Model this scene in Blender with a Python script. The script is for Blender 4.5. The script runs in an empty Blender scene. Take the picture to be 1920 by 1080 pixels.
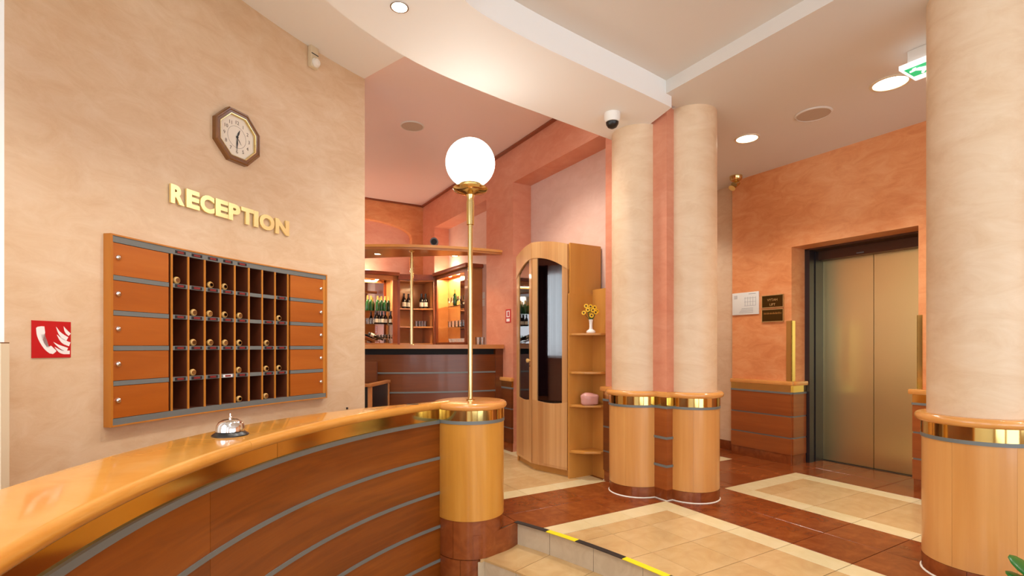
import bpy, bmesh, math, random
from mathutils import Vector, Matrix
random.seed(7)
S = bpy.context.scene
COL = S.collection
PI = math.pi
R = math.radians

# ---------------------------------------------------------------- camera
F, CX, HY, H = 956.0, 960.0, 650.0, 1.14          # pixels, pixels, horizon row, eye height above lobby floor
cam = bpy.data.cameras.new('camera'); camo = bpy.data.objects.new('camera', cam); COL.objects.link(camo)
cam.sensor_width = 36.0; cam.lens = 36.0 * F / 1920.0
cam.shift_y = (HY - 540.0) / 1920.0
cam.clip_start = 0.05
camo.location = (0, 0, H); camo.rotation_euler = (PI / 2, 0, 0)
S.camera = camo

# ---------------------------------------------------------------- world, daylight, exposure
w = bpy.data.worlds.new('world'); S.world = w; w.use_nodes = True
bg = w.node_tree.nodes['Background']; bg.inputs[0].default_value = (0.86, 0.93, 1.0, 1); bg.inputs[1].default_value = 4.0
vs = S.view_settings
vs.view_transform = 'Standard'; vs.look = 'None'; vs.gamma = 1.0; vs.use_curve_mapping = False
vs.exposure = -0.08

# ---------------------------------------------------------------- frames
_n = math.hypot(1610, 956)
UX, UY = 1610 / _n, 956 / _n                      # room axis u in camera-aligned world x/y; v is perpendicular
ROT = math.atan2(UY, UX)
def uv(u, v, z=0.0): return Vector((u * UX - v * UY, u * UY + v * UX, z))
def touv(p): return (p[0] * UX + p[1] * UY, -p[0] * UY + p[1] * UX)
def zp(px, py, z):                                # pixel on a horizontal plane of height z
    Y = F * (z - H) / (HY - py); return Vector(((px - CX) * Y / F, Y, z))
def onu(px, u):                                   # pixel column on plane u = const -> (v, depth)
    d = ((px - CX) / F, 1.0); Y = u / (d[0] * UX + d[1] * UY); return (-d[0] * UY + UX) * Y, Y
def onv(px, v):
    d = ((px - CX) / F, 1.0); Y = v / (-d[0] * UY + UX); return (d[0] * UX + UY) * Y, Y
def oncirc(px, c, r):                             # pixel column on the far side of a vertical cylinder -> (angle, depth)
    d = ((px - CX) / F, 1.0)
    a = d[0] ** 2 + 1; b = -2 * (d[0] * c[0] + c[1]); k = c[0] ** 2 + c[1] ** 2 - r * r
    Y = (-b + math.sqrt(b * b - 4 * a * k)) / (2 * a)
    return math.atan2(Y - c[1], d[0] * Y - c[0]), Y
def hz(py, Y): return H + (HY - py) * Y / F
def pol(c, r, a, z=0.0): return Vector((c[0] + r * math.cos(a), c[1] + r * math.sin(a), z))

# ---------------------------------------------------------------- materials
def srgb(c):
    f = lambda x: x / 12.92 if x <= 0.04045 else ((x + 0.055) / 1.055) ** 2.4
    return tuple(f(x / 255.0) for x in c) + (1.0,)
M = {}
def base(name, col, rough=0.5, metal=0.0, **kw):
    m = bpy.data.materials.new(name); m.use_nodes = True
    p = m.node_tree.nodes['Principled BSDF']
    p.inputs['Base Color'].default_value = srgb(col); p.inputs['Roughness'].default_value = rough
    p.inputs['Metallic'].default_value = metal
    for k, v in kw.items(): p.inputs[k.replace('_', ' ')].default_value = v
    M[name] = m; return m, m.node_tree, p
def ramp(t, fac, stops):
    r = t.nodes.new('ShaderNodeValToRGB'); e = r.color_ramp.elements
    while len(e) < len(stops): e.new(0.5)
    for i, (pos, c) in enumerate(stops): e[i].position = pos; e[i].color = srgb(c)
    t.links.new(fac, r.inputs[0]); return r.outputs[0]
def noise(t, scale, mapscale=(1, 1, 1), rot=(0, 0, 0), detail=5, rough=0.55, dist=0.0, coord='Object'):
    tc = t.nodes.new('ShaderNodeTexCoord'); mp = t.nodes.new('ShaderNodeMapping')
    mp.inputs['Scale'].default_value = mapscale; mp.inputs['Rotation'].default_value = rot
    t.links.new(tc.outputs[coord], mp.inputs[0])
    n = t.nodes.new('ShaderNodeTexNoise'); n.inputs['Scale'].default_value = scale; n.inputs['Detail'].default_value = detail
    n.inputs['Roughness'].default_value = rough; n.inputs['Distortion'].default_value = dist
    t.links.new(mp.outputs[0], n.inputs['Vector']); return n.outputs['Fac']
def mixc(t, fac, a, b, mode='MIX'):
    x = t.nodes.new('ShaderNodeMix'); x.data_type = 'RGBA'; x.blend_type = mode
    for s, v in ((0, fac), (6, a), (7, b)):
        if hasattr(v, 'links') or hasattr(v, 'is_linked'): t.links.new(v, x.inputs[s])
        elif s == 0: x.inputs[0].default_value = v
        else: x.inputs[s].default_value = v
    return x.outputs[2]
def bump(t, p, fac, strength, dist=0.01):
    b = t.nodes.new('ShaderNodeBump'); b.inputs['Strength'].default_value = strength; b.inputs['Distance'].default_value = dist
    t.links.new(fac, b.inputs['Height']); t.links.new(b.outputs[0], p.inputs['Normal'])
def plaster(name, lo, mid, hi, rough=0.42):
    m, t, p = base(name, mid, rough)
    big = noise(t, 1.1, (1, 1, 1), (0, 0.4, 0.3), 3, 0.5, 0.6)
    tro = noise(t, 5.0, (1, 1, 2.2), (0.85, 0.75, 0.0), 10, 0.7, 0.7)
    c1 = ramp(t, big, [(0.32, lo), (0.52, mid), (0.72, hi)])
    c2 = ramp(t, tro, [(0.28, lo), (0.5, mid), (0.72, hi)])
    t.links.new(mixc(t, 0.62, c1, c2), p.inputs['Base Color'])
    bump(t, p, tro, 0.10, 0.015)
    return m
plaster('plaster_peach', (206, 170, 132), (220, 192, 158), (231, 210, 184))
plaster('plaster_cream', (212, 176, 136), (226, 198, 164), (236, 214, 186))
plaster('plaster_orange', (206, 122, 68), (228, 154, 98), (240, 180, 128))
plaster('plaster_red', (202, 122, 94), (214, 142, 112), (224, 160, 132))
plaster('plaster_pink', (212, 174, 156), (222, 188, 172), (230, 200, 186))
plaster('plaster_salmon', (212, 142, 118), (222, 160, 136), (232, 178, 156))
def wood(name, lo, mid, hi, scale, rough=0.3, coat=0.0, dist=0.4, rnd_=0.25):
    m, t, p = base(name, mid, rough)
    g = noise(t, 1.0, scale, (0, 0, 0), 7, 0.6, dist)
    big = noise(t, 1.0, tuple(s * 0.22 for s in scale), (0, 0, 0), 2, 0.5, 0.3)
    oi = t.nodes.new('ShaderNodeObjectInfo')
    c = mixc(t, 0.5, ramp(t, g, [(0.3, lo), (0.5, mid), (0.7, hi)]), ramp(t, big, [(0.32, lo), (0.5, mid), (0.68, hi)]))
    c = mixc(t, rnd_, c, ramp(t, oi.outputs['Random'], [(0.0, lo), (0.5, mid), (1.0, hi)]))
    t.links.new(c, p.inputs['Base Color'])
    p.inputs['Coat Weight'].default_value = coat; p.inputs['Coat Roughness'].default_value = 0.08
    bump(t, p, g, 0.03, 0.004)
    return m
wood('beech_vertical', (198, 132, 64), (212, 150, 82), (224, 168, 102), (22, 22, 0.8), 0.3, 0.25)
wood('beech_top', (198, 128, 46), (214, 150, 66), (228, 172, 94), (5, 5, 26), 0.16, 0.6, 1.2)
wood('beech_cap', (206, 132, 58), (220, 152, 78), (232, 170, 98), (5, 5, 26), 0.22, 0.5, 1.0)
wood('post_veneer', (184, 118, 34), (206, 142, 52), (222, 164, 78), (16, 16, 0.7), 0.3, 0.3)
wood('panel_red', (86, 38, 6), (126, 62, 12), (154, 84, 22), (1.4, 1.4, 20), 0.33, 0.2, 1.6)
wood('panel_wall', (126, 60, 20), (150, 76, 28), (170, 94, 40), (1.4, 1.4, 24), 0.33, 0.2, 0.8)
wood('panel_dark', (84, 38, 10), (106, 50, 15), (126, 66, 24), (1.4, 1.4, 24), 0.35, 0.2, 0.8)
wood('locker_door', (156, 78, 18), (172, 90, 24), (186, 104, 36), (2, 2, 20), 0.35, 0.2, 0.6)
wood('cabinet_frame', (176, 106, 34), (192, 122, 46), (204, 136, 60), (14, 14, 1.5), 0.35)
wood('hole_inside', (78, 34, 14), (94, 42, 18), (110, 54, 26), (6, 6, 6), 0.5)  # cabinet wood darkened: the shade inside the pigeonholes is put into its colour
wood('alder_plank', (162, 104, 54), (194, 140, 84), (218, 172, 116), (30, 30, 0.5), 0.35, 0.2, 0.25, 0.35)
wood('alder_board', (186, 122, 48), (200, 138, 60), (212, 152, 78), (9, 9, 0.8), 0.4, 0.15)
wood('bar_wood', (172, 104, 52), (190, 124, 68), (204, 142, 86), (6, 6, 8), 0.35, 0.2)
wood('mahogany', (112, 48, 20), (136, 64, 30), (154, 80, 42), (8, 8, 8), 0.35, 0.2)
wood('clock_wood', (96, 56, 22), (120, 74, 32), (142, 94, 44), (10, 10, 20), 0.3, 0.4)
wood('fob_wood', (186, 140, 70), (206, 164, 92), (222, 184, 120), (40, 40, 40), 0.35, 0.3)
def tile(name, lo, mid, hi, rough, sc=7.0):
    m, t, p = base(name, mid, rough)
    g = noise(t, sc, (1, 1, 1), (0, 0, 0.5), 6, 0.6, 1.0, 'Object')
    oi = t.nodes.new('ShaderNodeObjectInfo')
    c = mixc(t, 0.3, ramp(t, g, [(0.3, lo), (0.5, mid), (0.7, hi)]), ramp(t, oi.outputs['Random'], [(0, lo), (0.5, mid), (1, hi)]))
    t.links.new(c, p.inputs['Base Color']); bump(t, p, g, 0.04, 0.004); return m
tile('tile_brown', (112, 50, 18), (134, 66, 27), (154, 84, 40), 0.22, 9)
tile('tile_sand', (190, 152, 102), (204, 170, 118), (216, 184, 136), 0.16, 5)
tile('tile_cream', (216, 196, 148), (224, 206, 160), (230, 214, 174), 0.2, 5)
tile('tile_riser', (186, 166, 138), (200, 182, 154), (210, 194, 168), 0.3, 8)
base('grout_dark', (96, 70, 46), 0.8)
base('grout_white', (226, 220, 206), 0.7)
base('strip_grey', (112, 116, 114), 0.45)
base('ceiling_white', (242, 242, 240), 0.6)
base('ceiling_beige', (222, 216, 208), 0.6)
base('ceiling_pink', (236, 216, 212), 0.55)
base('paint_white', (240, 240, 238), 0.5)
base('laminate_white', (236, 236, 234), 0.4)
base('brass', (222, 194, 122), 0.1, 1.0)
base('brass_pole', (224, 200, 140), 0.14, 1.0)
base('brass_letter', (252, 238, 178), 0.36, 1.0)
base('chrome', (230, 230, 232), 0.07, 1.0)
base('metal_dark', (72, 66, 70), 0.35, 0.8)
base('header_dark', (92, 66, 50), 0.4, 0.6)
base('plate_bronze', (84, 62, 20), 0.3, 0.7)
base('black', (18, 17, 17), 0.35)
base('black_matte', (30, 27, 26), 0.8)
base('plastic_white', (236, 234, 228), 0.35)
base('plastic_ivory', (222, 206, 176), 0.45)
base('speaker_grey', (190, 172, 154), 0.7)
base('sign_red', (190, 14, 24), 0.4)
base('sign_white', (242, 238, 236), 0.4)
base('sign_green', (18, 176, 118), 0.4)
base('paper', (224, 226, 220), 0.5)
base('paper_print', (160, 164, 168), 0.6)
base('tape_black', (34, 26, 24), 0.6)
base('tape_yellow', (244, 222, 24), 0.45)
base('clock_face', (232, 222, 206), 0.4)
base('clock_mark', (110, 96, 84), 0.5)
base('red_mark', (132, 34, 34), 0.5)
base('plate_grey', (120, 122, 122), 0.4)
base('bottle_green', (26, 66, 26), 0.1, 0.0, Coat_Weight=0.5)
base('bottle_dark', (26, 18, 16), 0.1, 0.0, Coat_Weight=0.5)
base('bottle_lime', (40, 150, 30), 0.15)
base('foil_gold', (226, 196, 110), 0.3, 0.9)
base('label_white', (228, 220, 204), 0.5)
base('porcelain', (240, 238, 234), 0.2)
base('petal_yellow', (240, 190, 30), 0.5)
base('petal_centre', (84, 50, 18), 0.7)
base('stem_green', (70, 100, 40), 0.6)
base('leaf_green', (26, 104, 34), 0.3)
base('pot_clay', (150, 90, 60), 0.6)
base('soil', (52, 38, 28), 0.9)
base('salt_pink', (206, 150, 140), 0.35, 0.0, Subsurface_Weight=0.15)
base('drape_purple', (70, 30, 48), 0.8)
base('mirror', (210, 206, 204), 0.03, 1.0)
# brushed elevator steel
m, t, p = base('steel_brushed', (240, 230, 168), 0.34, 1.0)
g = noise(t, 1.0, (220, 220, 1.2), (0, 0, 0), 3); bump(t, p, g, 0.05, 0.002); p.inputs['Anisotropic'].default_value = 0.6
# thin glass: mirror-like coat over see-through
def glassmat(name, tint, refl):
    m = bpy.data.materials.new(name); m.use_nodes = True; t = m.node_tree; t.nodes.clear()
    o = t.nodes.new('ShaderNodeOutputMaterial'); mx = t.nodes.new('ShaderNodeMixShader')
    a = t.nodes.new('ShaderNodeBsdfTransparent'); b = t.nodes.new('ShaderNodeBsdfGlossy'); f = t.nodes.new('ShaderNodeFresnel')
    a.inputs[0].default_value = srgb(tint); b.inputs['Roughness'].default_value = 0.02; b.inputs[0].default_value = (1, 1, 1, 1)
    f.inputs[0].default_value = refl
    t.links.new(f.outputs[0], mx.inputs[0]); t.links.new(a.outputs[0], mx.inputs[1]); t.links.new(b.outputs[0], mx.inputs[2])
    t.links.new(mx.outputs[0], o.inputs[0]); M[name] = m
glassmat('glass_door', (226, 222, 218), 2.3)
glassmat('glass_clear', (252, 254, 253), 1.5)
def emit(name, col, s):
    m, t, p = base(name, col, 0.4); p.inputs['Emission Color'].default_value = srgb(col); p.inputs['Emission Strength'].default_value = s
emit('glow_globe', (255, 250, 240), 8.0)
emit('glow_lens', (255, 240, 214), 8.0)
emit('glow_halogen', (255, 226, 180), 14.0)
emit('glow_green', (18, 190, 120), 0.8)
emit('glow_white', (255, 255, 255), 1.0)
# sheer curtain
m = bpy.data.materials.new('sheer'); m.use_nodes = True; t = m.node_tree; t.nodes.clear(); M['sheer'] = m
o = t.nodes.new('ShaderNodeOutputMaterial'); mx = t.nodes.new('ShaderNodeMixShader'); a = t.nodes.new('ShaderNodeBsdfTranslucent'); b = t.nodes.new('ShaderNodeBsdfTransparent')
a.inputs[0].default_value = (0.95, 0.95, 0.95, 1); mx.inputs[0].default_value = 0.35
t.links.new(a.outputs[0], mx.inputs[1]); t.links.new(b.outputs[0], mx.inputs[2]); t.links.new(mx.outputs[0], o.inputs[0])

# ---------------------------------------------------------------- object helpers
WM = {}
def thing(name, label, cat, loc=(0, 0, 0), rz=0.0, group=None, kind=None):
    o = bpy.data.objects.new(name, None); COL.objects.link(o); o.empty_display_size = 0.1
    o.location = loc; o.rotation_euler = (0, 0, rz)
    WM[o.name] = Matrix.Translation(Vector(loc)) @ Matrix.Rotation(rz, 4, 'Z')
    if label: o['label'] = label
    if cat: o['category'] = cat
    if group: o['group'] = group
    if kind: o['kind'] = kind
    return o
def obj(name, bm, mat, parent=None, origin=None, rz=0.0, label=None, cat=None, group=None, kind=None, smooth=35, local=False):
    """bm in world coordinates (or in the parent's own frame when local) -> ONE mesh object"""
    if isinstance(bm, bpy.types.Mesh): me = bm
    else:
        if not local:
            if parent is not None: bm.transform(WM[parent.name].inverted())
            elif origin is not None: bm.transform((Matrix.Translation(Vector(origin)) @ Matrix.Rotation(rz, 4, 'Z')).inverted())
        bmesh.ops.recalc_face_normals(bm, faces=bm.faces)
        me = bpy.data.meshes.new(name); bm.to_mesh(me); bm.free()
        if smooth:
            me.shade_smooth(); me.set_sharp_from_angle(angle=R(smooth))
        if mat: me.materials.append(M[mat])
    o = bpy.data.objects.new(name, me); COL.objects.link(o)
    if parent is not None: o.parent = parent; WM[o.name] = WM[parent.name]
    else:
        if origin is not None: o.location = origin; o.rotation_euler = (0, 0, rz)
        WM[o.name] = Matrix.Translation(Vector(origin or (0, 0, 0))) @ Matrix.Rotation(rz, 4, 'Z')
    if label: o['label'] = label
    if cat: o['category'] = cat
    if group: o['group'] = group
    if kind: o['kind'] = kind
    return o
def struct(name, bm, mat, parent=None, label=None, **kw):
    return obj(name, bm, mat, parent, label=label, kind=None if parent else 'structure', **kw)
def copy_tree(o, parent=None):
    c = o.copy(); COL.objects.link(c); c.parent = parent
    for ch in o.children: copy_tree(ch, c)
    return c
def nb(): return bmesh.new()
def prism(bm, poly, z0, z1, bev=0.0):
    """poly: list of 2-D/3-D points in world xy"""
    lo = [bm.verts.new((p[0], p[1], z0)) for p in poly]; hi = [bm.verts.new((p[0], p[1], z1)) for p in poly]
    n = len(poly); fs = [bm.faces.new(lo[::-1]), bm.faces.new(hi)]
    for i in range(n): fs.append(bm.faces.new((lo[i], lo[(i + 1) % n], hi[(i + 1) % n], hi[i])))
    if bev:
        es = set(e for f in fs for e in f.edges); bmesh.ops.bevel(bm, geom=list(es), offset=bev, segments=2, affect='EDGES', profile=0.6)
    return bm
def ubox(bm, u0, u1, v0, v1, z0, z1, bev=0.0): return prism(bm, [uv(u0, v0), uv(u1, v0), uv(u1, v1), uv(u0, v1)], z0, z1, bev)
def box(bm, x0, x1, y0, y1, z0, z1, bev=0.0): return prism(bm, [(x0, y0), (x1, y0), (x1, y1), (x0, y1)], z0, z1, bev)
def sweep(bm, pts, prof, closed_ends=True):
    """pts: xy path; prof: [(offset to the left normal, z)] closed ring"""
    rings = []; n = len(pts)
    for i, p in enumerate(pts):
        a = Vector(pts[max(i - 1, 0)][:2]); b = Vector(pts[min(i + 1, n - 1)][:2]); d = (b - a).normalized(); nn = Vector((-d.y, d.x))
        rings.append([bm.verts.new((p[0] + nn.x * o, p[1] + nn.y * o, z)) for o, z in prof])
    k = len(prof)
    for i in range(n - 1):
        for j in range(k): bm.faces.new((rings[i][j], rings[i][(j + 1) % k], rings[i + 1][(j + 1) % k], rings[i + 1][j]))
    if closed_ends: bm.faces.new(rings[0][::-1]); bm.faces.new(rings[-1])
    return bm
def pbox(bm, c, r0, r1, a0, a1, z0, z1, n=1):
    """box bent round a vertical axis at c; r0/r1 may be functions of the angle"""
    f0 = r0 if callable(r0) else (lambda a: r0); f1 = r1 if callable(r1) else (lambda a: r1)
    rings = []
    for i in range(n + 1):
        a = a0 + (a1 - a0) * i / n
        rings.append([bm.verts.new(pol(c, rr, a, z)) for rr, z in ((f0(a), z0), (f1(a), z0), (f1(a), z1), (f0(a), z1))])
    for i in range(n):
        for j in range(4): bm.faces.new((rings[i][j], rings[i][(j + 1) % 4], rings[i + 1][(j + 1) % 4], rings[i + 1][j]))
    bm.faces.new(rings[0][::-1]); bm.faces.new(rings[-1]); return bm
def lathe(bm, prof, seg=32, c=(0, 0), a0=0.0, a1=2 * PI):
    full = abs(a1 - a0 - 2 * PI) < 1e-6; n = seg if full else seg + 1
    rings = [[bm.verts.new((c[0] + max(r, 1e-5) * math.cos(a0 + (a1 - a0) * i / seg), c[1] + max(r, 1e-5) * math.sin(a0 + (a1 - a0) * i / seg), z)) for i in range(n)] for r, z in prof]
    for k in range(len(prof) - 1):
        for i in range(seg): bm.faces.new((rings[k][i], rings[k][(i + 1) % n], rings[k + 1][(i + 1) % n], rings[k + 1][i]))
    if full: bm.faces.new(rings[0][::-1]); bm.faces.new(rings[-1])
    return bm
def tube(bm, pts, r, seg=10):
    rings = []
    for i, p in enumerate(pts):
        p = Vector(p); d = (Vector(pts[min(i + 1, len(pts) - 1)]) - Vector(pts[max(i - 1, 0)])).normalized()
        x = d.orthogonal().normalized(); y = d.cross(x); rr = r[i] if isinstance(r, (list, tuple)) else r
        rings.append([bm.verts.new(p + (x * math.cos(2 * PI * k / seg) + y * math.sin(2 * PI * k / seg)) * rr) for k in range(seg)])
    for i in range(len(pts) - 1):
        for k in range(seg): bm.faces.new((rings[i][k], rings[i][(k + 1) % seg], rings[i + 1][(k + 1) % seg], rings[i + 1][k]))
    bm.faces.new(rings[0][::-1]); bm.faces.new(rings[-1]); return bm
def crom(P, n=8):
    out = []
    Q = [P[0]] + list(P) + [P[-1]]
    for i in range(1, len(Q) - 2):
        p0, p1, p2, p3 = (Vector(q[:2]) for q in Q[i - 1:i + 3])
        for k in range(n):
            t = k / n
            out.append(0.5 * ((2 * p1) + (p2 - p0) * t + (2 * p0 - 5 * p1 + 4 * p2 - p3) * t * t + (3 * p1 - p0 - 3 * p2 + p3) * t ** 3))
    out.append(Vector(P[-1][:2])); return out
def arc(c, r, a0, a1, n): return [pol(c, r, a0 + (a1 - a0) * i / n).to_2d() for i in range(n + 1)]
def mat4(o, x, y, z): return Matrix(((x[0], y[0], z[0], o[0]), (x[1], y[1], z[1], o[1]), (x[2], y[2], z[2], o[2]), (0, 0, 0, 1)))
def textmesh(s, size, depth, bold=0.0):
    cu = bpy.data.curves.new('t', 'FONT'); cu.body = s; cu.size = size; cu.extrude = depth; cu.offset = bold; cu.align_x = 'CENTER'; cu.resolution_u = 4
    to = bpy.data.objects.new('t', cu); COL.objects.link(to); bpy.context.view_layer.update()
    me = bpy.data.meshes.new_from_object(to.evaluated_get(bpy.context.evaluated_depsgraph_get()))
    bpy.data.objects.remove(to); bpy.data.curves.remove(cu)
    bm = nb(); bm.from_mesh(me); bpy.data.meshes.remove(me); return bm
def light(kind, name, parent, loc, power, col, **kw):
    l = bpy.data.lights.new(name, kind); l.energy = power; l.color = col
    for k, v in kw.items(): setattr(l, k, v)
    o = bpy.data.objects.new(name, l); COL.objects.link(o)
    if parent: o.parent = parent; loc = WM[parent.name].inverted() @ Vector(loc)
    o.location = loc; return o

# ================================================================ THE SETTING
LOW = -0.29                                        # reception floor, two steps below the lobby
STEP = -0.145
CC = (1.506, 1.600)                                # centre of the reception counter's curve
CW, RW = (2.518, 1.529), 4.49                      # reception wall
CS, RS, RT = (-2.554, 0.125), 4.119, 3.81          # step edges
ZR, ZL, ZT, ZB, ZS = 2.83, 2.91, 3.00, 3.30, 3.28  # soffit ring, lobby ceiling, recess, bar ceiling, reception ceiling

PIL = (-0.268, 3.28)                               # counter end post
riser = [PIL, (-0.235, 3.078), (-0.192, 3.092), (-0.10, 3.165), (-0.027, 3.237), ]
A0 = math.atan2(3.318 - CS[1], 0.024 - CS[0]); riser.append(tuple(pol(CS, RS, A0).to_2d()))
edge = arc(CS, RS, A0, R(-38), 40)
slab = [Vector(p) for p in riser] + edge[1:] + [uv(5.4, -3.2).to_2d(), uv(5.4, 4.8).to_2d(), uv(3.2, 4.8).to_2d(), uv(3.2, 7.6).to_2d(), uv(-3.4, 7.6).to_2d(), uv(-3.4, 4.5).to_2d(), Vector((-1.3, 4.1)), Vector((-0.50, 3.50))]
floor = struct('floor', prism(nb(), slab, LOW, -0.004), 'grout_dark', label='lobby floor of brown and cream tiles')
b = nb(); ubox(b, -3.4, 5.4, -3.3, 7.6, LOW - 0.1, LOW)
struct('floor', b, 'tile_sand', label='lower reception floor')

# floor tiles of the lobby: each a part of the floor
def clip(poly, p, n):
    out = []
    for i in range(len(poly)):
        a, c = poly[i], poly[(i + 1) % len(poly)]; da = (a - p).dot(n); dc = (c - p).dot(n)
        if da >= 0: out.append(a)
        if da * dc < 0: out.append(a + (c - a) * (da / (da - dc)))
    return out
TM = {}
def floor_tile(u0, u1, v0, v1, mat):
    g = 0.0022
    q = [uv(u0 + g, v0 + g).to_2d(), uv(u1 - g, v0 + g).to_2d(), uv(u1 - g, v1 - g).to_2d(), uv(u0 + g, v1 - g).to_2d()]
    full = True
    if u0 >= 1.719:
        ce = sum(q, Vector((0, 0))) / 4; d = ce - Vector(CS); far = [(x - Vector(CS)).length for x in q]
        if max(far) < RS: return
        if min(far) < RS:
            n = d.normalized(); q = clip(q, Vector(CS) + n * (RS - 0.002), n); full = False
    else:
        a, c = Vector(riser[-1]), Vector(riser[2]); n = Vector((-(a - c).y, (a - c).x)).normalized()
        if all((x - a).dot(n) < 0 for x in q): return
        if any((x - a).dot(n) < 0 for x in q): q = clip(q, a, n); full = False
    if len(q) < 3: return
    if full:
        key = (round(u1 - u0, 4), round(v1 - v0, 4), mat)
        if key not in TM:
            bm = nb(); hu, hv = (u1 - u0) / 2 - g, (v1 - v0) / 2 - g
            box(bm, -hu, hu, -hv, hv, -0.010, 0.0)
            bmesh.ops.bevel(bm, geom=[e for e in bm.edges if all(x.co.z > -0.001 for x in e.verts)], offset=0.0012, segments=1, affect='EDGES')
            me = bpy.data.meshes.new('tile'); bmesh.ops.recalc_face_normals(bm, faces=bm.faces); bm.to_mesh(me); bm.free(); me.materials.append(M[mat]); TM[key] = me
        o = bpy.data.objects.new('tile', TM[key]); COL.objects.link(o); o.parent = floor
        o.location = uv((u0 + u1) / 2, (v0 + v1) / 2, 0); o.rotation_euler = (0, 0, ROT)
    else:
        bm = nb(); prism(bm, q, -0.010, 0.0); obj('tile', bm, mat, floor, smooth=0)
gu = [1.10, 1.42, 1.72, 2.11, 2.4275, 2.745, 2.90, 3.235, 3.57, 3.725, 4.07, 4.415, 4.57, 4.90, 5.20, 5.345]
gv = [0.10, 0.424, 0.746, 1.068, 1.39, 1.712, 2.034, 2.356, 2.505, 2.66, 2.985, 3.31, 3.47, 3.79, 4.11, 4.43, 4.75, 5.07]
def zone(u, v):
    panel = (u < 2.90 or 3.57 < u < 4.57) and (v < 2.66 or v > 3.31)
    if not panel: return 'tile_brown'
    border = 2.745 < u < 2.90 or 3.57 < u < 3.725 or 4.415 < u < 4.57 or 2.505 < v < 2.66 or 3.31 < v < 3.47
    return 'tile_cream' if border else 'tile_sand'
for i in range(len(gu) - 1):
    for j in range(len(gv) - 1):
        u0, u1, v0, v1 = gu[i], gu[i + 1], gv[j], gv[j + 1]; cu, cv = (u0 + u1) / 2, (v0 + v1) / 2
        mt = zone(cu, cv)
        if cv > 3.31 and cu > 3.1 and (cv > 4.5): continue
        if cu < 1.42 or cu < 1.72 and cv < 2.6: continue
        if cv > 2.66 and cv < 3.31 or mt != 'tile_brown' or cu > 2.9:
            if mt == 'tile_brown' and 2.35 < v0 < 2.6 and cu < 3.57:      # bands have no half tiles
                continue
            floor_tile(u0, u1, v0, v1, mt)
for (u0, u1) in ((2.90, 3.235), (3.235, 3.57), (4.57, 4.90), (4.90, 5.20), (5.20, 5.345)):
    if u0 < 3.5: floor_tile(u0, u1, 2.356, 2.66, 'tile_brown')
# the two steps
ja = [A0] + [math.atan2(zp(px, py, 0).y - CS[1], zp(px, py, 0).x - CS[0]) for px, py in ((1030.5, 996.5), (1113.7, 1023.5), (1207.5, 1059))]
while ja[-1] > R(-30): ja.append(ja[-1] - R(5.2))
st = thing('step', None, None, pol(CS, RS, R(36), LOW), 0, kind='structure'); st['label'] = 'two tiled steps up to the lobby'
for i in range(len(ja) - 1):
    a, c = ja[i] - 0.0004, ja[i + 1] + 0.0004
    b = nb(); pbox(b, CS, RS - 0.009, RS - 0.001, a, c, STEP, -0.006, 4); obj('riser_tile', b, 'tile_riser', st)
    b = nb(); pbox(b, CS, RT - 0.012, RS - 0.009, a, c, STEP - 0.012, STEP, 4); obj('tread_tile', b, 'tile_sand', st)
    b = nb(); pbox(b, CS, RT - 0.009, RT, a, c, LOW, STEP - 0.013, 4); obj('riser_tile', b, 'tile_riser', st)
# left end of the lower tread, up to the brown cheek
b = nb(); prism(b, [pol(CS, RS - 0.009, A0), pol(CS, RT - 0.012, A0)] + [Vector((-0.19, 3.06)), Vector(riser[2]), Vector(riser[3]), Vector(riser[4])], STEP - 0.012, STEP)
obj('tread_tile', b, 'tile_sand', st)
b = nb(); prism(b, [pol(CS, RT - 0.009, A0), pol(CS, RT, A0), Vector((-0.2, 3.075)), Vector((-0.205, 3.068))], LOW, STEP - 0.013); obj('riser_tile', b, 'tile_riser', st)
b = nb(); pbox(b, CS, RT, RS, A0 + 0.0, R(-30), LOW, STEP - 0.013, 40); obj('step_core', b, 'grout_dark', st)
# tape on the nosing
ta = [A0] + [math.atan2(zp(px, py, 0).y - CS[1], zp(px, py, 0).x - CS[0]) for px, py in ((1027, 996), (1083, 1013.5), (1175, 1045), (1256, 1080))]
while ta[-1] > R(-28): ta.append(ta[-1] - R(5.0))
for i in range(len(ta) - 1):
    b = nb(); sweep(b, arc(CS, RS, ta[i], ta[i + 1], 6), [(-0.003, -0.022), (0.006, -0.022), (0.006, 0.003), (-0.034, 0.003), (-0.034, 0.0), (-0.003, 0.0)])
    # keep the tape outside the riser: left normal of a clockwise path points outward
    obj('nosing_tape', b, 'tape_yellow' if i % 2 else 'tape_black', st)
# brown cheek beside the steps
ch = thing('step_cheek', None, None, (riser[2][0], riser[2][1], LOW), 0, kind='structure'); ch['label'] = 'brown tiled cheek below the counter post'
for (i0, i1) in ((1, 5),):
    b = nb(); pts = crom(riser[i0:i1 + 1], 5)
    sweep(b, pts, [(-0.010, STEP - (0.0 if i0 else 0.0)), (0.001, STEP), (0.001, 0.0), (-0.010, 0.0)]); obj('tile', b, 'tile_brown', ch)

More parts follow.
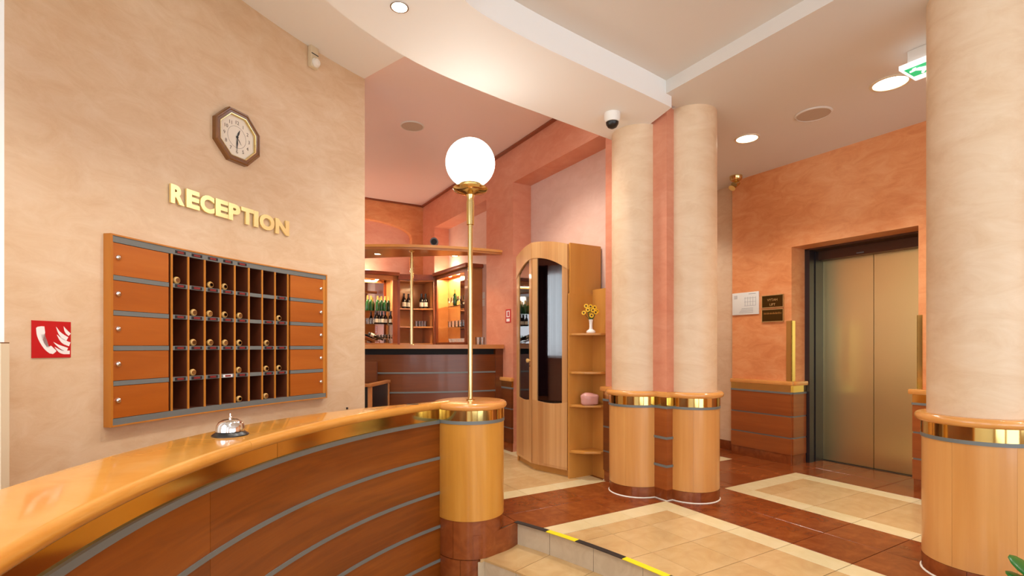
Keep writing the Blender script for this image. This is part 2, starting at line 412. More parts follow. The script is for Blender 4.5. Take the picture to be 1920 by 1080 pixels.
# ---- reception wall (concave) with the low ceiling strip above it
aL = oncirc(8, CW, RW)[0]; aE = oncirc(684, CW, RW)[0]
KN0, KN1, KNZ0, KNZ1 = oncirc(203, CW, RW)[0], oncirc(607, CW, RW)[0], 0.782, 1.645
b = nb(); pbox(b, CW, RW, RW + 0.30, aL, KN0, LOW, ZS, 12); pbox(b, CW, RW, RW + 0.30, KN1, KN1 + (aE - KN1) * 0.3, LOW, ZS, 4); pbox(b, CW, RW, RW + 0.08, KN1 + (aE - KN1) * 0.3, aE, LOW, ZS, 6)
pbox(b, CW, RW, RW + 0.30, KN0, KN1, LOW, KNZ0, 20); pbox(b, CW, RW, RW + 0.30, KN0, KN1, KNZ1, ZS, 20); pbox(b, CW, RW + 0.24, RW + 0.30, KN0, KN1, KNZ0, KNZ1, 12)
struct('wall_reception', b, 'plaster_peach', label='peach stucco wall behind the reception counter')
E = pol(CW, RW, aL)
# window wall beside it (outside the picture except for its white end)
def wall_uv(name, u0, u1, v0, v1, z0, z1, mat, holes=(), axis='v', label=None):
    """axis: running direction; holes: (start, end, z0, z1)"""
    b = nb(); hs = sorted(holes); 
    lo, hi = (v0, v1) if axis == 'v' else (u0, u1); cur = lo
    def put(a, c, za, zb):
        if c - a < 1e-4 or zb - za < 1e-4: return
        if axis == 'v': ubox(b, u0, u1, a, c, za, zb)
        else: ubox(b, a, c, v0, v1, za, zb)
    for a, c, za, zb in hs:
        put(cur, a, z0, z1); put(a, c, z0, za); put(a, c, zb, z1); cur = c
    put(cur, hi, z0, z1); return struct(name, b, mat, label=label)
wall_uv('wall_left', -1.46, -1.3, -3.2, 2.45, LOW, 3.3, 'paint_white', [(-2.2, -0.6, 0.4, 2.7), (0.2, 1.9, 0.4, 2.7)], label='white window wall')
b = nb(); e2 = uv(-1.3, 2.45); prism(b, [E, E + Vector((-0.06, 0.1, 0)), e2 + Vector((-0.1, 0.1, 0)), e2], LOW, ZS); struct('wall_left_return', b, 'paint_white', label='white window reveal at the left end')
wall_uv('wall_back', -1.46, 5.5, -3.36, -3.2, LOW, 3.3, 'plaster_cream', [(-0.9, 1.0, 0.0, 2.6), (1.3, 3.2, -0.29, 2.6), (3.5, 4.6, 0.3, 2.6)], axis='u', label='front wall with entrance windows')

# ---- lift wall
wall_uv('wall_right', 4.83, 5.05, -3.2, 3.5, LOW, ZT + 0.1, 'plaster_orange', [(1.829, 2.853, LOW, 2.10)], label='orange stucco wall with the lift')
b = nb(); ubox(b, 5.05, 5.5, 2.853, 3.5, LOW, 2.4); ubox(b, 5.05, 5.5, 1.5, 1.829, LOW, 2.4); ubox(b, 5.05, 5.5, 1.5, 3.5, 2.1, 2.4); ubox(b, 5.42, 5.5, 1.8, 2.9, LOW, 2.2)
struct('wall_lift_shaft', b, 'plaster_orange', label='lift shaft behind the doors')
b = nb(); ubox(b, 4.95, 5.5, 3.5, 4.8, -0.1, ZT + 0.1); struct('wall_hall', b, 'plaster_cream', label='cream wall end beside the lift wall')
b = nb(); ubox(b, 3.1, 5.5, 4.6, 4.8, -0.1, ZT + 0.1); struct('wall_hall_end', b, 'plaster_cream', label='cream wall at the end of the passage')
# ---- bar right wall with its recessed panels
b = nb()
for v0, v1 in ((3.10, 3.33), (4.743, 5.361), (6.99, 7.6)): ubox(b, 2.83 if v0 > 3.2 else 2.92, 3.06, v0, v1, -0.1, ZB)
ubox(b, 2.83, 3.06, 3.33, 4.743, 2.92, ZB); ubox(b, 2.83, 3.06, 5.361, 6.99, 2.885, ZB)
wb = struct('wall_bar_right', b, 'plaster_red', label='red stucco pilasters of the bar wall')
b = nb(); ubox(b, 3.06, 3.2, 3.10, 7.6, -0.1, ZB); struct('wall_bar_niche', b, 'plaster_pink', label='pale pink panels between the red pilasters')
# bar back wall with an arched panel
b = nb(); ua, ub2, zs, za = 1.25, 2.65, 2.80, 3.0
archp = [(ua, zs)] + [(1.95 - 0.7 * math.cos(PI * i / 16), zs + 0.2 * math.sin(PI * i / 16)) for i in range(1, 16)] + [(ub2, zs)]
def uzpoly(bm, poly, v0, v1):
    f = [bm.verts.new(uv(u, v0, z)) for u, z in poly]; g2 = [bm.verts.new(uv(u, v1, z)) for u, z in poly]; n = len(poly)
    bm.faces.new(f); bm.faces.new(g2[::-1])
    for i in range(n): bm.faces.new((f[i], g2[i], g2[(i + 1) % n], f[(i + 1) % n]))
for i in range(len(archp) - 1):
    (x0, z0), (x1, z1) = archp[i], archp[i + 1]; uzpoly(b, [(x0, z0), (x1, z1), (x1, ZB), (x0, ZB)], 7.45, 7.55)
ubox(b, -3.4, ua, 7.45, 7.55, -0.1, ZB); ubox(b, ub2, 3.06, 7.45, 7.55, -0.1, ZB)
struct('wall_bar_back', b, 'plaster_orange', label='orange arched wall behind the bar')
b = nb(); ubox(b, -3.4, 3.2, 7.55, 7.7, -0.1, ZB); struct('wall_bar_arch', b, 'plaster_salmon', label='salmon panel inside the arch')
wall_uv('wall_bar_left', -3.4, -3.2, 3.4, 7.6, LOW, ZB, 'plaster_salmon', [(4.2, 6.6, 0.95, 2.7)], label='far window wall of the bar')
b = nb(); prism(b, [pol(CW, RW + 0.05, aE), pol(CW, RW + 0.08, aE), uv(-3.4, 3.9), uv(-3.4, 3.7)], LOW, ZB); struct('wall_bar_front', b, 'plaster_peach', label='wall between bar and reception')

# ---- ceilings
b = nb(); ubox(b, -3.4, 3.2, 3.3, 7.7, ZB, ZB + 0.05); struct('ceiling_bar', b, 'ceiling_pink', label='pinkish bar ceiling')
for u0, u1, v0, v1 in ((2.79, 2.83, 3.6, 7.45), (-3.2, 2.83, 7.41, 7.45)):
    b = nb(); ubox(b, u0, u1, v0, v1, ZB - 0.018, ZB - 0.001); struct('trim_1' if u0 > 0 else 'trim_2', b, 'mahogany', label='dark shadow trim under the bar ceiling')  # shade of the ceiling gap drawn as a dark strip
outer = arc(CC, 2.575, R(262), R(163), 24) + crom([(-0.91, 2.486), (-0.788, 2.729), (-0.531, 3.077), (-0.108, 3.452), (0.295, 3.766), (0.806, 4.164), (0.93, 4.27)], 6)
inner = arc(CC, 1.953, R(262), R(156), 24) + crom([(-0.234, 2.486), (-0.137, 2.605), (0.128, 2.836), (0.503, 3.125), (0.861, 3.394), (1.098, 3.580), (1.128, 3.604)], 6)
def resamp(P, n):
    L = [0.0]
    for i in range(1, len(P)): L.append(L[-1] + (P[i] - P[i - 1]).length)
    out = []; k = 0
    for i in range(n + 1):
        s = L[-1] * i / n
        while k < len(P) - 2 and L[k + 1] < s: k += 1
        f = (s - L[k]) / max(L[k + 1] - L[k], 1e-9); out.append(P[k].lerp(P[k + 1], min(max(f, 0), 1)))
    return out
NO = 70; ro, ri = resamp(outer, NO), resamp(inner, NO)
b = nb(); rings = [[b.verts.new((p.x, p.y, z)) for p, z in ((ri[i], ZR), (ro[i], ZR), (ro[i], ZB + 0.04), (ri[i], ZB + 0.04))] for i in range(NO + 1)]
for i in range(NO):
    for j in range(4): b.faces.new((rings[i][j], rings[i][(j + 1) % 4], rings[i + 1][(j + 1) % 4], rings[i + 1][j]))
b.faces.new(rings[0][::-1]); b.faces.new(rings[-1]); struct('ceiling_soffit', b, 'ceiling_white', label='curved white soffit above the reception counter', smooth=30)
# reception strip: from the wall to the soffit, ending at a radial line past the wall end
wl = arc(CW, RW + 0.1, R(228), aE, 30); kend = min(range(NO + 1), key=lambda i: (ro[i] - Vector((-0.60, 3.0))).length)
b = nb(); prism(b, wl + [Vector((-0.62, 3.62)), Vector((-0.45, 3.33)), Vector((-0.2, 3.2)), Vector((-0.3, 2.0)), Vector((0.3, 0.2))], ZS, ZS + 0.10); struct('ceiling_reception', b, 'ceiling_white', label='pale ceiling strip along the reception wall')
b = nb(); ubox(b, -1.5, 2.80, -3.3, 3.3, ZT, ZT + 0.05); b.free()
b = nb(); prism(b, [p for p in ri] + [uv(2.80, 2.4).to_2d(), uv(2.80, -3.3).to_2d(), uv(-0.9, -3.3).to_2d()], ZT, ZT + 0.06); struct('ceiling_recess', b, 'ceiling_beige', label='raised beige ceiling field')
b = nb(); prism(b, [p for p in ro[:40]] + [uv(-0.2, 4.0).to_2d(), uv(-1.5, 4.0).to_2d(), uv(-1.5, -3.3).to_2d(), uv(0.9, -3.3).to_2d()], ZS + 0.12, ZS + 0.2); struct('ceiling_left', b, 'ceiling_white', label='ceiling beside the windows')
b = nb(); prism(b, [uv(2.745, -3.3), uv(5.5, -3.3), uv(5.5, 4.8), uv(3.15, 4.8), uv(3.15, 3.2), uv(2.96, 3.2), uv(2.96, 2.62), uv(2.745, 2.62)], ZL, ZT + 0.12); struct('ceiling_lobby', b, 'ceiling_beige', label='lobby ceiling in front of the lift')

# ================================================================ COLUMNS, PIER AND WAINSCOT
CAPZ, CAPB, BRZ, GRZ, WDB = 0.805, 0.762, 0.698, 0.680, 0.080
SZ = [0.463, 0.255]
def bull(r, lip=0.030, z1=CAPZ, z0=CAPB):
    h = (z1 - z0) / 2; c = (z0 + z1) / 2
    return [(0.02, z0), (r + lip - h, z0)] + [(r + lip - h + h * math.cos(t), c + h * math.sin(t)) for t in [R(x) for x in range(-75, 91, 15)]] + [(0.02, z1)]
def column(c, rp, rb, ztop, label, group, nstaves=8, a_off=0.0):
    o = thing('column', label, 'column', (c[0], c[1], 0), 0, group)
    b = nb(); lathe(b, [(rp, CAPB), (rp, ztop + 0.005)], 64, c); obj('shaft', b, 'plaster_cream', o)
    b = nb(); lathe(b, bull(rb), 64, c); obj('cap_moulding', b, 'beech_cap', o)
    b = nb(); lathe(b, [(rb - 0.02, BRZ), (rb + 0.003, BRZ), (rb + 0.003, CAPB), (rb - 0.02, CAPB)], 96, c); obj('brass_band', b, 'brass', o)
    b = nb(); lathe(b, [(rb - 0.02, GRZ), (rb + 0.005, GRZ), (rb + 0.005, BRZ), (rb - 0.02, BRZ)], 64, c); obj('grey_strip', b, 'strip_grey', o)
    for i in range(nstaves):
        a = a_off + 2 * PI * i / nstaves
        b = nb(); pbox(b, c, rb - 0.012, rb, a + 0.002, a + 2 * PI / nstaves - 0.002, WDB, GRZ, 8); obj('veneer_panel', b, 'beech_vertical', o)
    b = nb(); lathe(b, [(rb - 0.02, 0.0), (rb - 0.008, 0.0), (rb - 0.008, GRZ), (rb - 0.02, GRZ)], 48, c); obj('core', b, 'grout_dark', o)
    for i in range(nstaves):
        a = a_off + 0.25 + 2 * PI * i / nstaves
        b = nb(); pbox(b, c, rb - 0.01, rb + 0.001, a + 0.004, a + 2 * PI / nstaves - 0.004, 0.004, WDB - 0.002, 6); obj('plinth_tile', b, 'tile_brown', o)
    b = nb(); lathe(b, [(rb - 0.02, 0.0), (rb + 0.007, 0.0), (rb + 0.001, 0.006), (rb - 0.02, 0.006)], 64, c); obj('sealant_bead', b, 'grout_white', o)
    return o
cL = uv(2.92, 2.981); cR = uv(3.17, 2.66)
column((cL.x, cL.y), 0.192, 0.212, ZR, 'cream round column under the dome camera, left of the column pair', 'engaged columns of the pier', 5, 0.3)
column((cR.x, cR.y), 0.190, 0.208, ZL, 'cream round column nearest the lift wall, right of the column pair', 'engaged columns of the pier', 5, R(-104))
column((2.325, 2.537), 0.205, 0.225, ZL, 'large cream round column at the right edge', None, 6, R(-98))
pr = thing('pier', None, None, uv(3.1, 2.9, 0), ROT, kind='structure'); pr['label'] = 'red stucco pier between the paired columns'
b = nb(); ubox(b, 2.905, 3.35, 2.655, 3.33, CAPB, ZL + 0.1); obj('pier_shaft', b, 'plaster_red', pr)
b = nb(); ubox(b, 2.895, 3.36, 2.645, 3.35, CAPB, CAPZ, 0.012); obj('cap_moulding', b, 'beech_cap', pr)
b = nb(); ubox(b, 2.898, 3.36, 2.648, 3.35, BRZ, CAPB); obj('brass_band', b, 'brass', pr)
b = nb(); ubox(b, 2.895, 3.36, 2.645, 3.35, GRZ, BRZ); obj('grey_strip', b, 'strip_grey', pr)
zz = [GRZ, SZ[0], SZ[1], WDB]
for i in range(3):
    b = nb(); ubox(b, 2.90, 3.36, 2.65, 3.345, zz[i + 1] + (0.009 if i < 2 else 0), zz[i] - (0.009 if i else 0)); obj('panel_board', b, 'panel_wall', pr)
    if i: b = nb(); ubox(b, 2.894, 3.36, 2.644, 3.348, zz[i] - 0.009, zz[i] + 0.009); obj('grey_strip', b, 'strip_grey', pr)
b = nb(); ubox(b, 2.902, 3.36, 2.652, 3.343, 0, WDB); obj('plinth_tile', b, 'tile_brown', pr)
b = nb(); ubox(b, 2.895, 3.36, 2.645, 3.35, 0, 0.006); obj('sealant_bead', b, 'grout_white', pr)

def wainscot(name, segs, label, mat='panel_wall', cap_ext=0.03, plinth=0.095):
    """segs: list of (u0,u1,v0,v1,face) boxes side by side"""
    o = thing(name, None, None, uv(segs[0][0], segs[0][2], 0), ROT, kind='structure'); o['label'] = label
    for u0, u1, v0, v1, f in segs:
        e = {'-u': (u0, u1, v0, v1)}
        def grow(d):
            return (u0 - d, u1, v0 - (d if 'v' in f else 0), v1 + (d if 'V' in f else 0)) if 'u' in f else (u0, u1, v0 - (d if 'v' in f else 0), v1 + (d if 'V' in f else 0))
        b = nb(); ubox(b, *grow(cap_ext), CAPB, CAPZ, 0.014); obj('cap_moulding', b, 'beech_cap', o)
        b = nb(); ubox(b, *grow(0.006), BRZ, CAPB); obj('brass_band', b, 'brass', o)
        b = nb(); ubox(b, *grow(0.010), GRZ, BRZ); obj('grey_strip', b, 'strip_grey', o)
        zz = [GRZ, SZ[0], SZ[1], plinth]
        for i in range(3):
            b = nb(); ubox(b, *grow(0.006), zz[i + 1] + (0.007 if i < 2 else 0), zz[i] - (0.007 if i else 0)); obj('panel_board', b, mat, o)
            if i: b = nb(); ubox(b, *grow(0.002), zz[i] - 0.007, zz[i] + 0.007); obj('grey_strip', b, 'strip_grey', o)
        n = max(1, round(max(v1 - v0, u1 - u0 if 'u' not in f else 0) / 0.28))
        for k in range(n):
            b = nb()
            if 'u' in f: ubox(b, u0 - 0.002, u1, v0 - (0.002 if 'v' in f else 0) + (v1 - v0) * k / n + 0.002, v0 + (v1 - v0) * (k + 1) / n - 0.002, 0, plinth)
            else: ubox(b, u0 + (u1 - u0) * k / n + 0.002, u0 + (u1 - u0) * (k + 1) / n - 0.002, v0 - (0.002 if 'v' in f else 0), v1, 0, plinth)
            obj('plinth_tile', b, 'tile_brown', o)
    return o
wainscot('wainscot', [(4.815, 4.83, 2.853, 3.50, 'uv'), (4.83, 5.05, 2.84, 2.853, 'v')], 'panelled wainscot left of the lift')
wainscot('wainscot', [(4.80, 4.83, 0.5, 1.85, 'uV')], 'panelled wainscot right of the lift')
wainscot('wainscot', [(2.815, 2.83, 4.745, 5.36, 'uv')], 'panelled wainscot between tall cupboard and bar', 'panel_dark')
wainscot('wainscot', [(2.89, 2.92, 3.15, 3.33, 'uV')], 'panelled wainscot between shelf unit and column', 'panel_dark')
b = nb(); ubox(b, 4.94, 4.95, 3.5, 4.6, 0, 0.1); struct('baseboard_hall', b, 'tile_brown', label='brown tiled skirting of the passage')
b = nb(); ubox(b, 4.822, 4.832, 2.845, 2.90, CAPZ, 1.39); ubox(b, 4.822, 4.88, 2.845, 2.853, CAPZ, 1.39); struct('trim_3', b, 'brass', label='brass corner guard left of the lift')
b = nb(); ubox(b, 4.822, 4.832, 1.80, 1.835, CAPZ, 1.39); ubox(b, 4.822, 4.88, 1.829, 1.837, CAPZ, 1.39); struct('trim_4', b, 'brass', label='brass corner guard right of the lift')

# ================================================================ LIFT DOORS
lf = thing('door_1', None, None, uv(5.33, 2.36, 0), ROT, kind='structure'); lf['label'] = 'brushed steel lift doors in a dark frame'
for v0, v1 in ((1.89, 2.364), (2.369, 2.83)):
    b = nb(); ubox(b, 5.33, 5.36, v0, v1, 0.006, 2.03); obj('door_leaf', b, 'steel_brushed', lf)
for k, (u0, u1, dv) in enumerate(((5.055, 5.12, 0.0), (5.12, 5.17, 0.012), (5.17, 5.25, 0.004), (5.25, 5.34, 0.016))):
    b = nb(); ubox(b, u0, u1, 2.818 - 0.012 + dv, 2.853, 0, 2.10); obj('jamb', b, 'metal_dark', lf)
    b = nb(); ubox(b, u0, u1, 1.829, 1.86, 0, 2.10); obj('jamb', b, 'metal_dark', lf)
b = nb(); ubox(b, 5.22, 5.40, 1.829, 2.853, 2.0, 2.10); obj('header', b, 'header_dark', lf)
b = nb(); ubox(b, 5.055, 5.22, 1.829, 2.853, 2.085, 2.10); obj('header_soffit', b, 'header_dark', lf)
b = nb(); ubox(b, 5.212, 5.22, 2.40, 2.46, 2.012, 2.022); obj('header_plate', b, 'plate_grey', lf)
b = nb(); ubox(b, 5.365, 5.38, 1.85, 2.85, 0, 2.1); obj('shaft_screen', b, 'black_matte', lf)
b = nb(); ubox(b, 5.29, 5.33, 1.86, 2.83, -0.003, 0.003); obj('sill', b, 'metal_dark', lf)

# ================================================================ RECEPTION COUNTER
aP = math.atan2(3.19 - CC[1], -0.385 - CC[0]); aEnd = R(212)
ct = thing('reception_counter', 'curved reception counter with amber wood top and red wood panels', 'counter', pol(CC, 2.6, R(170), LOW), 0)
rf = 2.463
def rback(a):
    d = math.degrees(a) % 360
    tab = [(138, 2.50), (142, 2.524), (145.7, 2.552), (151.5, 2.62), (159, 2.69), (167, 2.735), (176, 2.75), (400, 2.75)]
    for (d0, r0), (d1, r1) in zip(tab, tab[1:]):
        if d <= d1: return r0 + (r1 - r0) * max(0, d - d0) / (d1 - d0)
def ctop(a0, a1, n):
    b = nb(); rings = []
    z1, z0 = 0.80, 0.755; h = (z1 - z0) / 2; c = (z0 + z1) / 2
    for i in range(n + 1):
        a = a0 + (a1 - a0) * i / n; rb = rback(a)
        prof = [(rb, z0)] + [(rf + h - h * math.cos(t), c + h * math.sin(t)) for t in [R(x) for x in range(-90, 91, 18)]] + [(rb, z1)]
        rings.append([b.verts.new(pol(CC, r, a, z)) for r, z in prof])
    k = len(rings[0])
    for i in range(n):
        for j in range(k): b.faces.new((rings[i][j], rings[i][(j + 1) % k], rings[i + 1][(j + 1) % k], rings[i + 1][j]))
    b.faces.new(rings[0][::-1]); b.faces.new(rings[-1]); return b
def ang(px, py, z): q = zp(px, py, z); return math.atan2(q.y - CC[1], q.x - CC[0]) % (2 * PI)
aj = ang(476, 836, 0.78)
for a0, a1, n in ((aP, aj - 0.0004, 28), (aj + 0.0004, aEnd, 30)): obj('countertop', ctop(a0, a1, n), 'beech_top', ct, smooth=40)
rp = rf + 0.045
ajb = oncirc(520, CC, rp)[0] % (2 * PI)
for a0, a1, n in ((aP, ajb - 0.0004, 30), (ajb + 0.0004, aEnd, 40)):
    b = nb(); pbox(b, CC, rp, rp + 0.01, a0, a1, 0.685, 0.757, n); obj('brass_band', b, 'brass', ct)
zs_ = [0.672, 0.450, 0.235, 0.025, -0.185, LOW]
ajp = oncirc(392, CC, rp)[0] % (2 * PI)
b = nb(); pbox(b, CC, rp - 0.012, rp + 0.01, aP, aEnd, 0.664, 0.685, 60); obj('grey_strip', b, 'strip_grey', ct)
for i in range(5):
    top = zs_[i] - 0.009; bot = zs_[i + 1] + 0.009 if i < 4 else LOW
    for a0, a1, n in ((aP, ajp - 0.0004, 30), (ajp + 0.0004, aEnd, 30)):
        b = nb(); pbox(b, CC, rp - 0.004, rp + 0.012, a0, a1, bot, top, n); obj('panel_board', b, 'panel_red', ct)
    if i: b = nb(); pbox(b, CC, rp - 0.009, rp + 0.012, aP, aEnd, zs_[i] - 0.009, zs_[i] + 0.009, 60); obj('grey_strip', b, 'strip_grey', ct)
b = nb(); pbox(b, CC, rp + 0.012, rp + 0.05, aP, aEnd, LOW, 0.757, 40); obj('carcass', b, 'bar_wood', ct)
q = zp(772, 758, 0.80); b = nb(); box(b, q.x - 0.028, q.x + 0.04, q.y - 0.012, q.y + 0.012, 0.7995, 0.802); obj('cable_slot', b, 'black', ct)
# end post of the counter
ps = obj('end_post', lathe(nb(), [(0.20, LOW), (0.20, 0.757)], 48, PIL), 'bar_wood', ct)
def sub(name, b, mat): 
    b.transform(WM[ct.name].inverted()); bmesh.ops.recalc_face_normals(b, faces=b.faces); me = bpy.data.meshes.new(name); b.to_mesh(me); b.free(); me.shade_smooth(); me.set_sharp_from_angle(angle=R(35)); me.materials.append(M[mat])
    o = bpy.data.objects.new(name, me); COL.objects.link(o); o.parent = ps; return o
PR = 0.215
sub('cap_moulding', lathe(nb(), bull(PR, 0.020, 0.795, 0.752), 64, PIL), 'beech_cap')
sub('brass_band', lathe(nb(), [(PR - 0.02, 0.690), (PR + 0.002, 0.690), (PR + 0.002, 0.752), (PR - 0.02, 0.752)], 96, PIL), 'brass')
sub('grey_strip', lathe(nb(), [(PR - 0.02, 0.670), (PR + 0.004, 0.670), (PR + 0.004, 0.690), (PR - 0.02, 0.690)], 64, PIL), 'strip_grey')
for k in range(2):
    b = nb(); pbox(b, PIL, PR - 0.012, PR, R(-150) + k * PI + 0.001, R(-150) + (k + 1) * PI - 0.001, 0.085, 0.670, 24); sub('veneer_panel', b, 'post_veneer')
for k in range(4):
    b = nb(); pbox(b, PIL, PR - 0.018, PR - 0.004, R(-115) + k * PI / 2 + 0.006, R(-115) + (k + 1) * PI / 2 - 0.006, STEP, 0.083, 12); sub('plinth_tile', b, 'tile_brown')
    b = nb(); pbox(b, PIL, PR - 0.018, PR - 0.004, R(-102) + k * PI / 2 + 0.006, R(-102) + (k + 1) * PI / 2 - 0.006, LOW, STEP - 0.005, 12); sub('plinth_tile', b, 'tile_brown')
# end post at the hidden near end so the counter closes
b = nb(); lathe(b, [(0.16, LOW), (0.16, 0.757), (0.18, 0.757), (0.18, 0.80), (0.001, 0.80)], 40, pol(CC, 2.62, aEnd)); obj('near_post', b, 'post_veneer', ct)

# service bell
def bell(loc):
    o = thing('service_bell', 'chrome service bell with black base on the reception counter', 'bell', loc)
    x, y, z = loc; c = (x, y)
    b = nb(); lathe(b, [(0.0, z), (0.064, z), (0.064, z + 0.004), (0.050, z + 0.014), (0.046, z + 0.020), (0.0, z + 0.020)], 40, c); obj('base', b, 'black', o)
    b = nb(); lathe(b, [(0.050, z + 0.017), (0.050, z + 0.024), (0.047, z + 0.040), (0.040, z + 0.052), (0.026, z + 0.060), (0.008, z + 0.063), (0.0, z + 0.063)], 48, c); obj('dome', b, 'chrome', o)
    b = nb(); lathe(b, [(0.005, z + 0.06), (0.006, z + 0.070), (0.003, z + 0.073), (0.003, z + 0.084), (0.0, z + 0.085)], 16, c); obj('plunger', b, 'chrome', o)
q = zp(432, 816, 0.80); bell((q.x, q.y, 0.80))

# globe lamp on the post
gl = thing('globe_lamp', 'white glass globe lamp on a tall brass pole at the counter end', 'lamp', (PIL[0], PIL[1], 0.795))
GZ = hz(306, PIL[1]); GR = 0.158
b = nb(); lathe(b, [(0.001, GZ + GR * 1.0)] + [(GR * math.sin(R(x)), GZ + GR * 0.98 * math.cos(R(x))) for x in range(6, 150, 8)] + [(0.074, GZ - GR * 0.86)], 48, PIL); obj('globe', b, 'glow_globe', gl)
zc = GZ - GR * 0.86
b = nb(); lathe(b, [(0.072, zc + 0.010), (0.074, zc - 0.012), (0.082, zc - 0.020), (0.112, zc - 0.026), (0.114, zc - 0.032), (0.100, zc - 0.048), (0.060, zc - 0.060), (0.028, zc - 0.070), (0.022, zc - 0.090), (0.024, zc - 0.12), (0.0, zc - 0.12)], 48, PIL); obj('gallery', b, 'brass_pole', gl)
b = nb(); lathe(b, [(0.026, zc - 0.115), (0.024, zc - 0.26), (0.018, zc - 0.262)], 24, PIL); obj('sleeve', b, 'brass_pole', gl)
b = nb(); lathe(b, [(0.0155, 0.795), (0.0155, zc - 0.20)], 20, PIL); obj('pole', b, 'brass_pole', gl)
b = nb(); lathe(b, [(0.03, 0.795), (0.03, 0.799), (0.018, 0.806), (0.015, 0.806)], 24, PIL); obj('foot_ring', b, 'brass_pole', gl)

# ================================================================ RECEPTION WALL FITTINGS
RC = 4.452                                         # front of the key cabinet
kz1, kz0 = 1.658, 0.773
A = lambda px, r=RC: oncirc(px, CW, r)[0]
kc = thing('key_cabinet', 'wooden key cabinet with pigeonholes and small locker doors under the RECEPTION lettering', 'cabinet', pol(CW, RC, A(400), kz0), 0)
a_l, a_r = A(193.5, RW), A(611); a_l += (a_r - a_l) / abs(a_r - a_l) * 0.0022
rb_ = RW - 0.001
ft = 0.007
b = nb(); pbox(b, CW, RC - 0.004, rb_, a_l, a_r, kz1, kz1 + ft, 16); obj('frame', b, 'cabinet_frame', kc)
b = nb(); pbox(b, CW, RC - 0.004, rb_, a_l, a_r, kz0 - ft, kz0, 16); obj('frame', b, 'cabinet_frame', kc)
da = (a_r - a_l) / abs(a_r - a_l)
b = nb(); pbox(b, CW, RC - 0.004, rb_, a_l - da * 0.0022, a_l, kz0 - ft, kz1 + ft, 1); obj('frame', b, 'cabinet_frame', kc)
b = nb(); pbox(b, CW, RC - 0.004, rb_, a_r, a_r + da * 0.002, kz0 - ft, kz1 + ft, 1); obj('frame', b, 'cabinet_frame', kc)
# the cabinet body sinks into the wall niche behind
DEP = 0.20
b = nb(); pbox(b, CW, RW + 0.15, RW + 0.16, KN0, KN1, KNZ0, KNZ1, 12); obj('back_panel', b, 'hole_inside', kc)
rows = 5; top_s = 0.030; rowz = [kz1 - top_s - (kz1 - kz0 - top_s - 0.03) * i / rows for i in range(rows + 1)]
sh = 0.022
b = nb(); pbox(b, CW, RC, RC + 0.02, a_l, a_r, kz1 - top_s, kz1, 16); obj('grey_rail', b, 'strip_grey', kc)
b = nb(); pbox(b, CW, RC, RC + 0.02, a_l, a_r, kz0, kz0 + 0.03, 16); obj('grey_rail', b, 'strip_grey', kc)
divpx = [322.5, 353.6, 384.4, 413.6, 440.6, 467, 492, 516, 540]
diva = [A(p) for p in divpx]
dl0, dl1 = A(213), A(317); dr0, dr1 = A(545), A(606)
hw = 0.0011
for a in diva:
    b = nb(); pbox(b, CW, RC, RC + 0.006, a - hw, a + hw, kz0 + 0.03, kz1 - top_s, 1); d = obj('divider', b, 'cabinet_frame', kc)
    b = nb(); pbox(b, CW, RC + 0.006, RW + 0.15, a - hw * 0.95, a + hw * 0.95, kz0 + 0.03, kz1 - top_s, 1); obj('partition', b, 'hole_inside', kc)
b = nb(); pbox(b, CW, RC + 0.002, RW - 0.006, a_l, dl0, kz0 + 0.03, kz1 - top_s, 1); obj('stile', b, 'cabinet_frame', kc)
for i in range(1, rows):
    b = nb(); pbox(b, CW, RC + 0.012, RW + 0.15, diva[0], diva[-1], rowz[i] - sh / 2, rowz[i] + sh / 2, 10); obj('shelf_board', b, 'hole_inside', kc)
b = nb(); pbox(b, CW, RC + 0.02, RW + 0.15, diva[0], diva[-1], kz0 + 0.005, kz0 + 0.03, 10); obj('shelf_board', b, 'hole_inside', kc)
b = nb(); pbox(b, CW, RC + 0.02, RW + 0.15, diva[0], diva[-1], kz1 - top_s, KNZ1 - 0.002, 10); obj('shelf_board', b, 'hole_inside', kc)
b = nb(); pbox(b, CW, RC + 0.002, RW - 0.006, dr1, a_r, kz0 + 0.03, kz1 - top_s, 1); obj('stile', b, 'cabinet_frame', kc)
for i in range(1, rows):
    z = rowz[i]
    for a0, a1, n in ((dl0, dl1, 4), (diva[0], diva[-1], 10), (dr0, dr1, 3)):
        b = nb(); pbox(b, CW, RC + 0.001, RC + 0.012, a0, a1, z - sh / 2, z + sh / 2, n); obj('shelf', b, 'strip_grey', kc)
lock = None
for i in range(rows):
    z1, z0 = rowz[i] - (sh / 2 if i else 0) - 0.002, rowz[i + 1] + (sh / 2 if i < rows - 1 else 0) + 0.002
    for side, (a0, a1) in enumerate(((dl0, dl1), (dr0, dr1))):
        b = nb(); pbox(b, CW, RC + 0.003, RC + 0.02, a0, a1, z0, z1, 5); d = obj('locker_door', b, 'locker_door', kc)
        ak = A(222) if side == 0 else A(602); zc_ = (z0 + z1) / 2 + 0.008
        pk = pol(CW, RC + 0.003, ak, zc_); nrm = (Vector((CW[0], CW[1], zc_)) - pk).normalized()
        b = nb(); tube(b, [pk - nrm * 0.003, pk + nrm * 0.004, pk + nrm * 0.010, pk + nrm * 0.013], [0.013, 0.0125, 0.010, 0.001], 14); b.transform(WM[kc.name].inverted())
        bmesh.ops.recalc_face_normals(b, faces=b.faces); me = bpy.data.meshes.new('lock'); b.to_mesh(me); b.free(); me.shade_smooth(); me.materials.append(M['chrome'])
        lk = bpy.data.objects.new('lock', me); COL.objects.link(lk); lk.parent = d
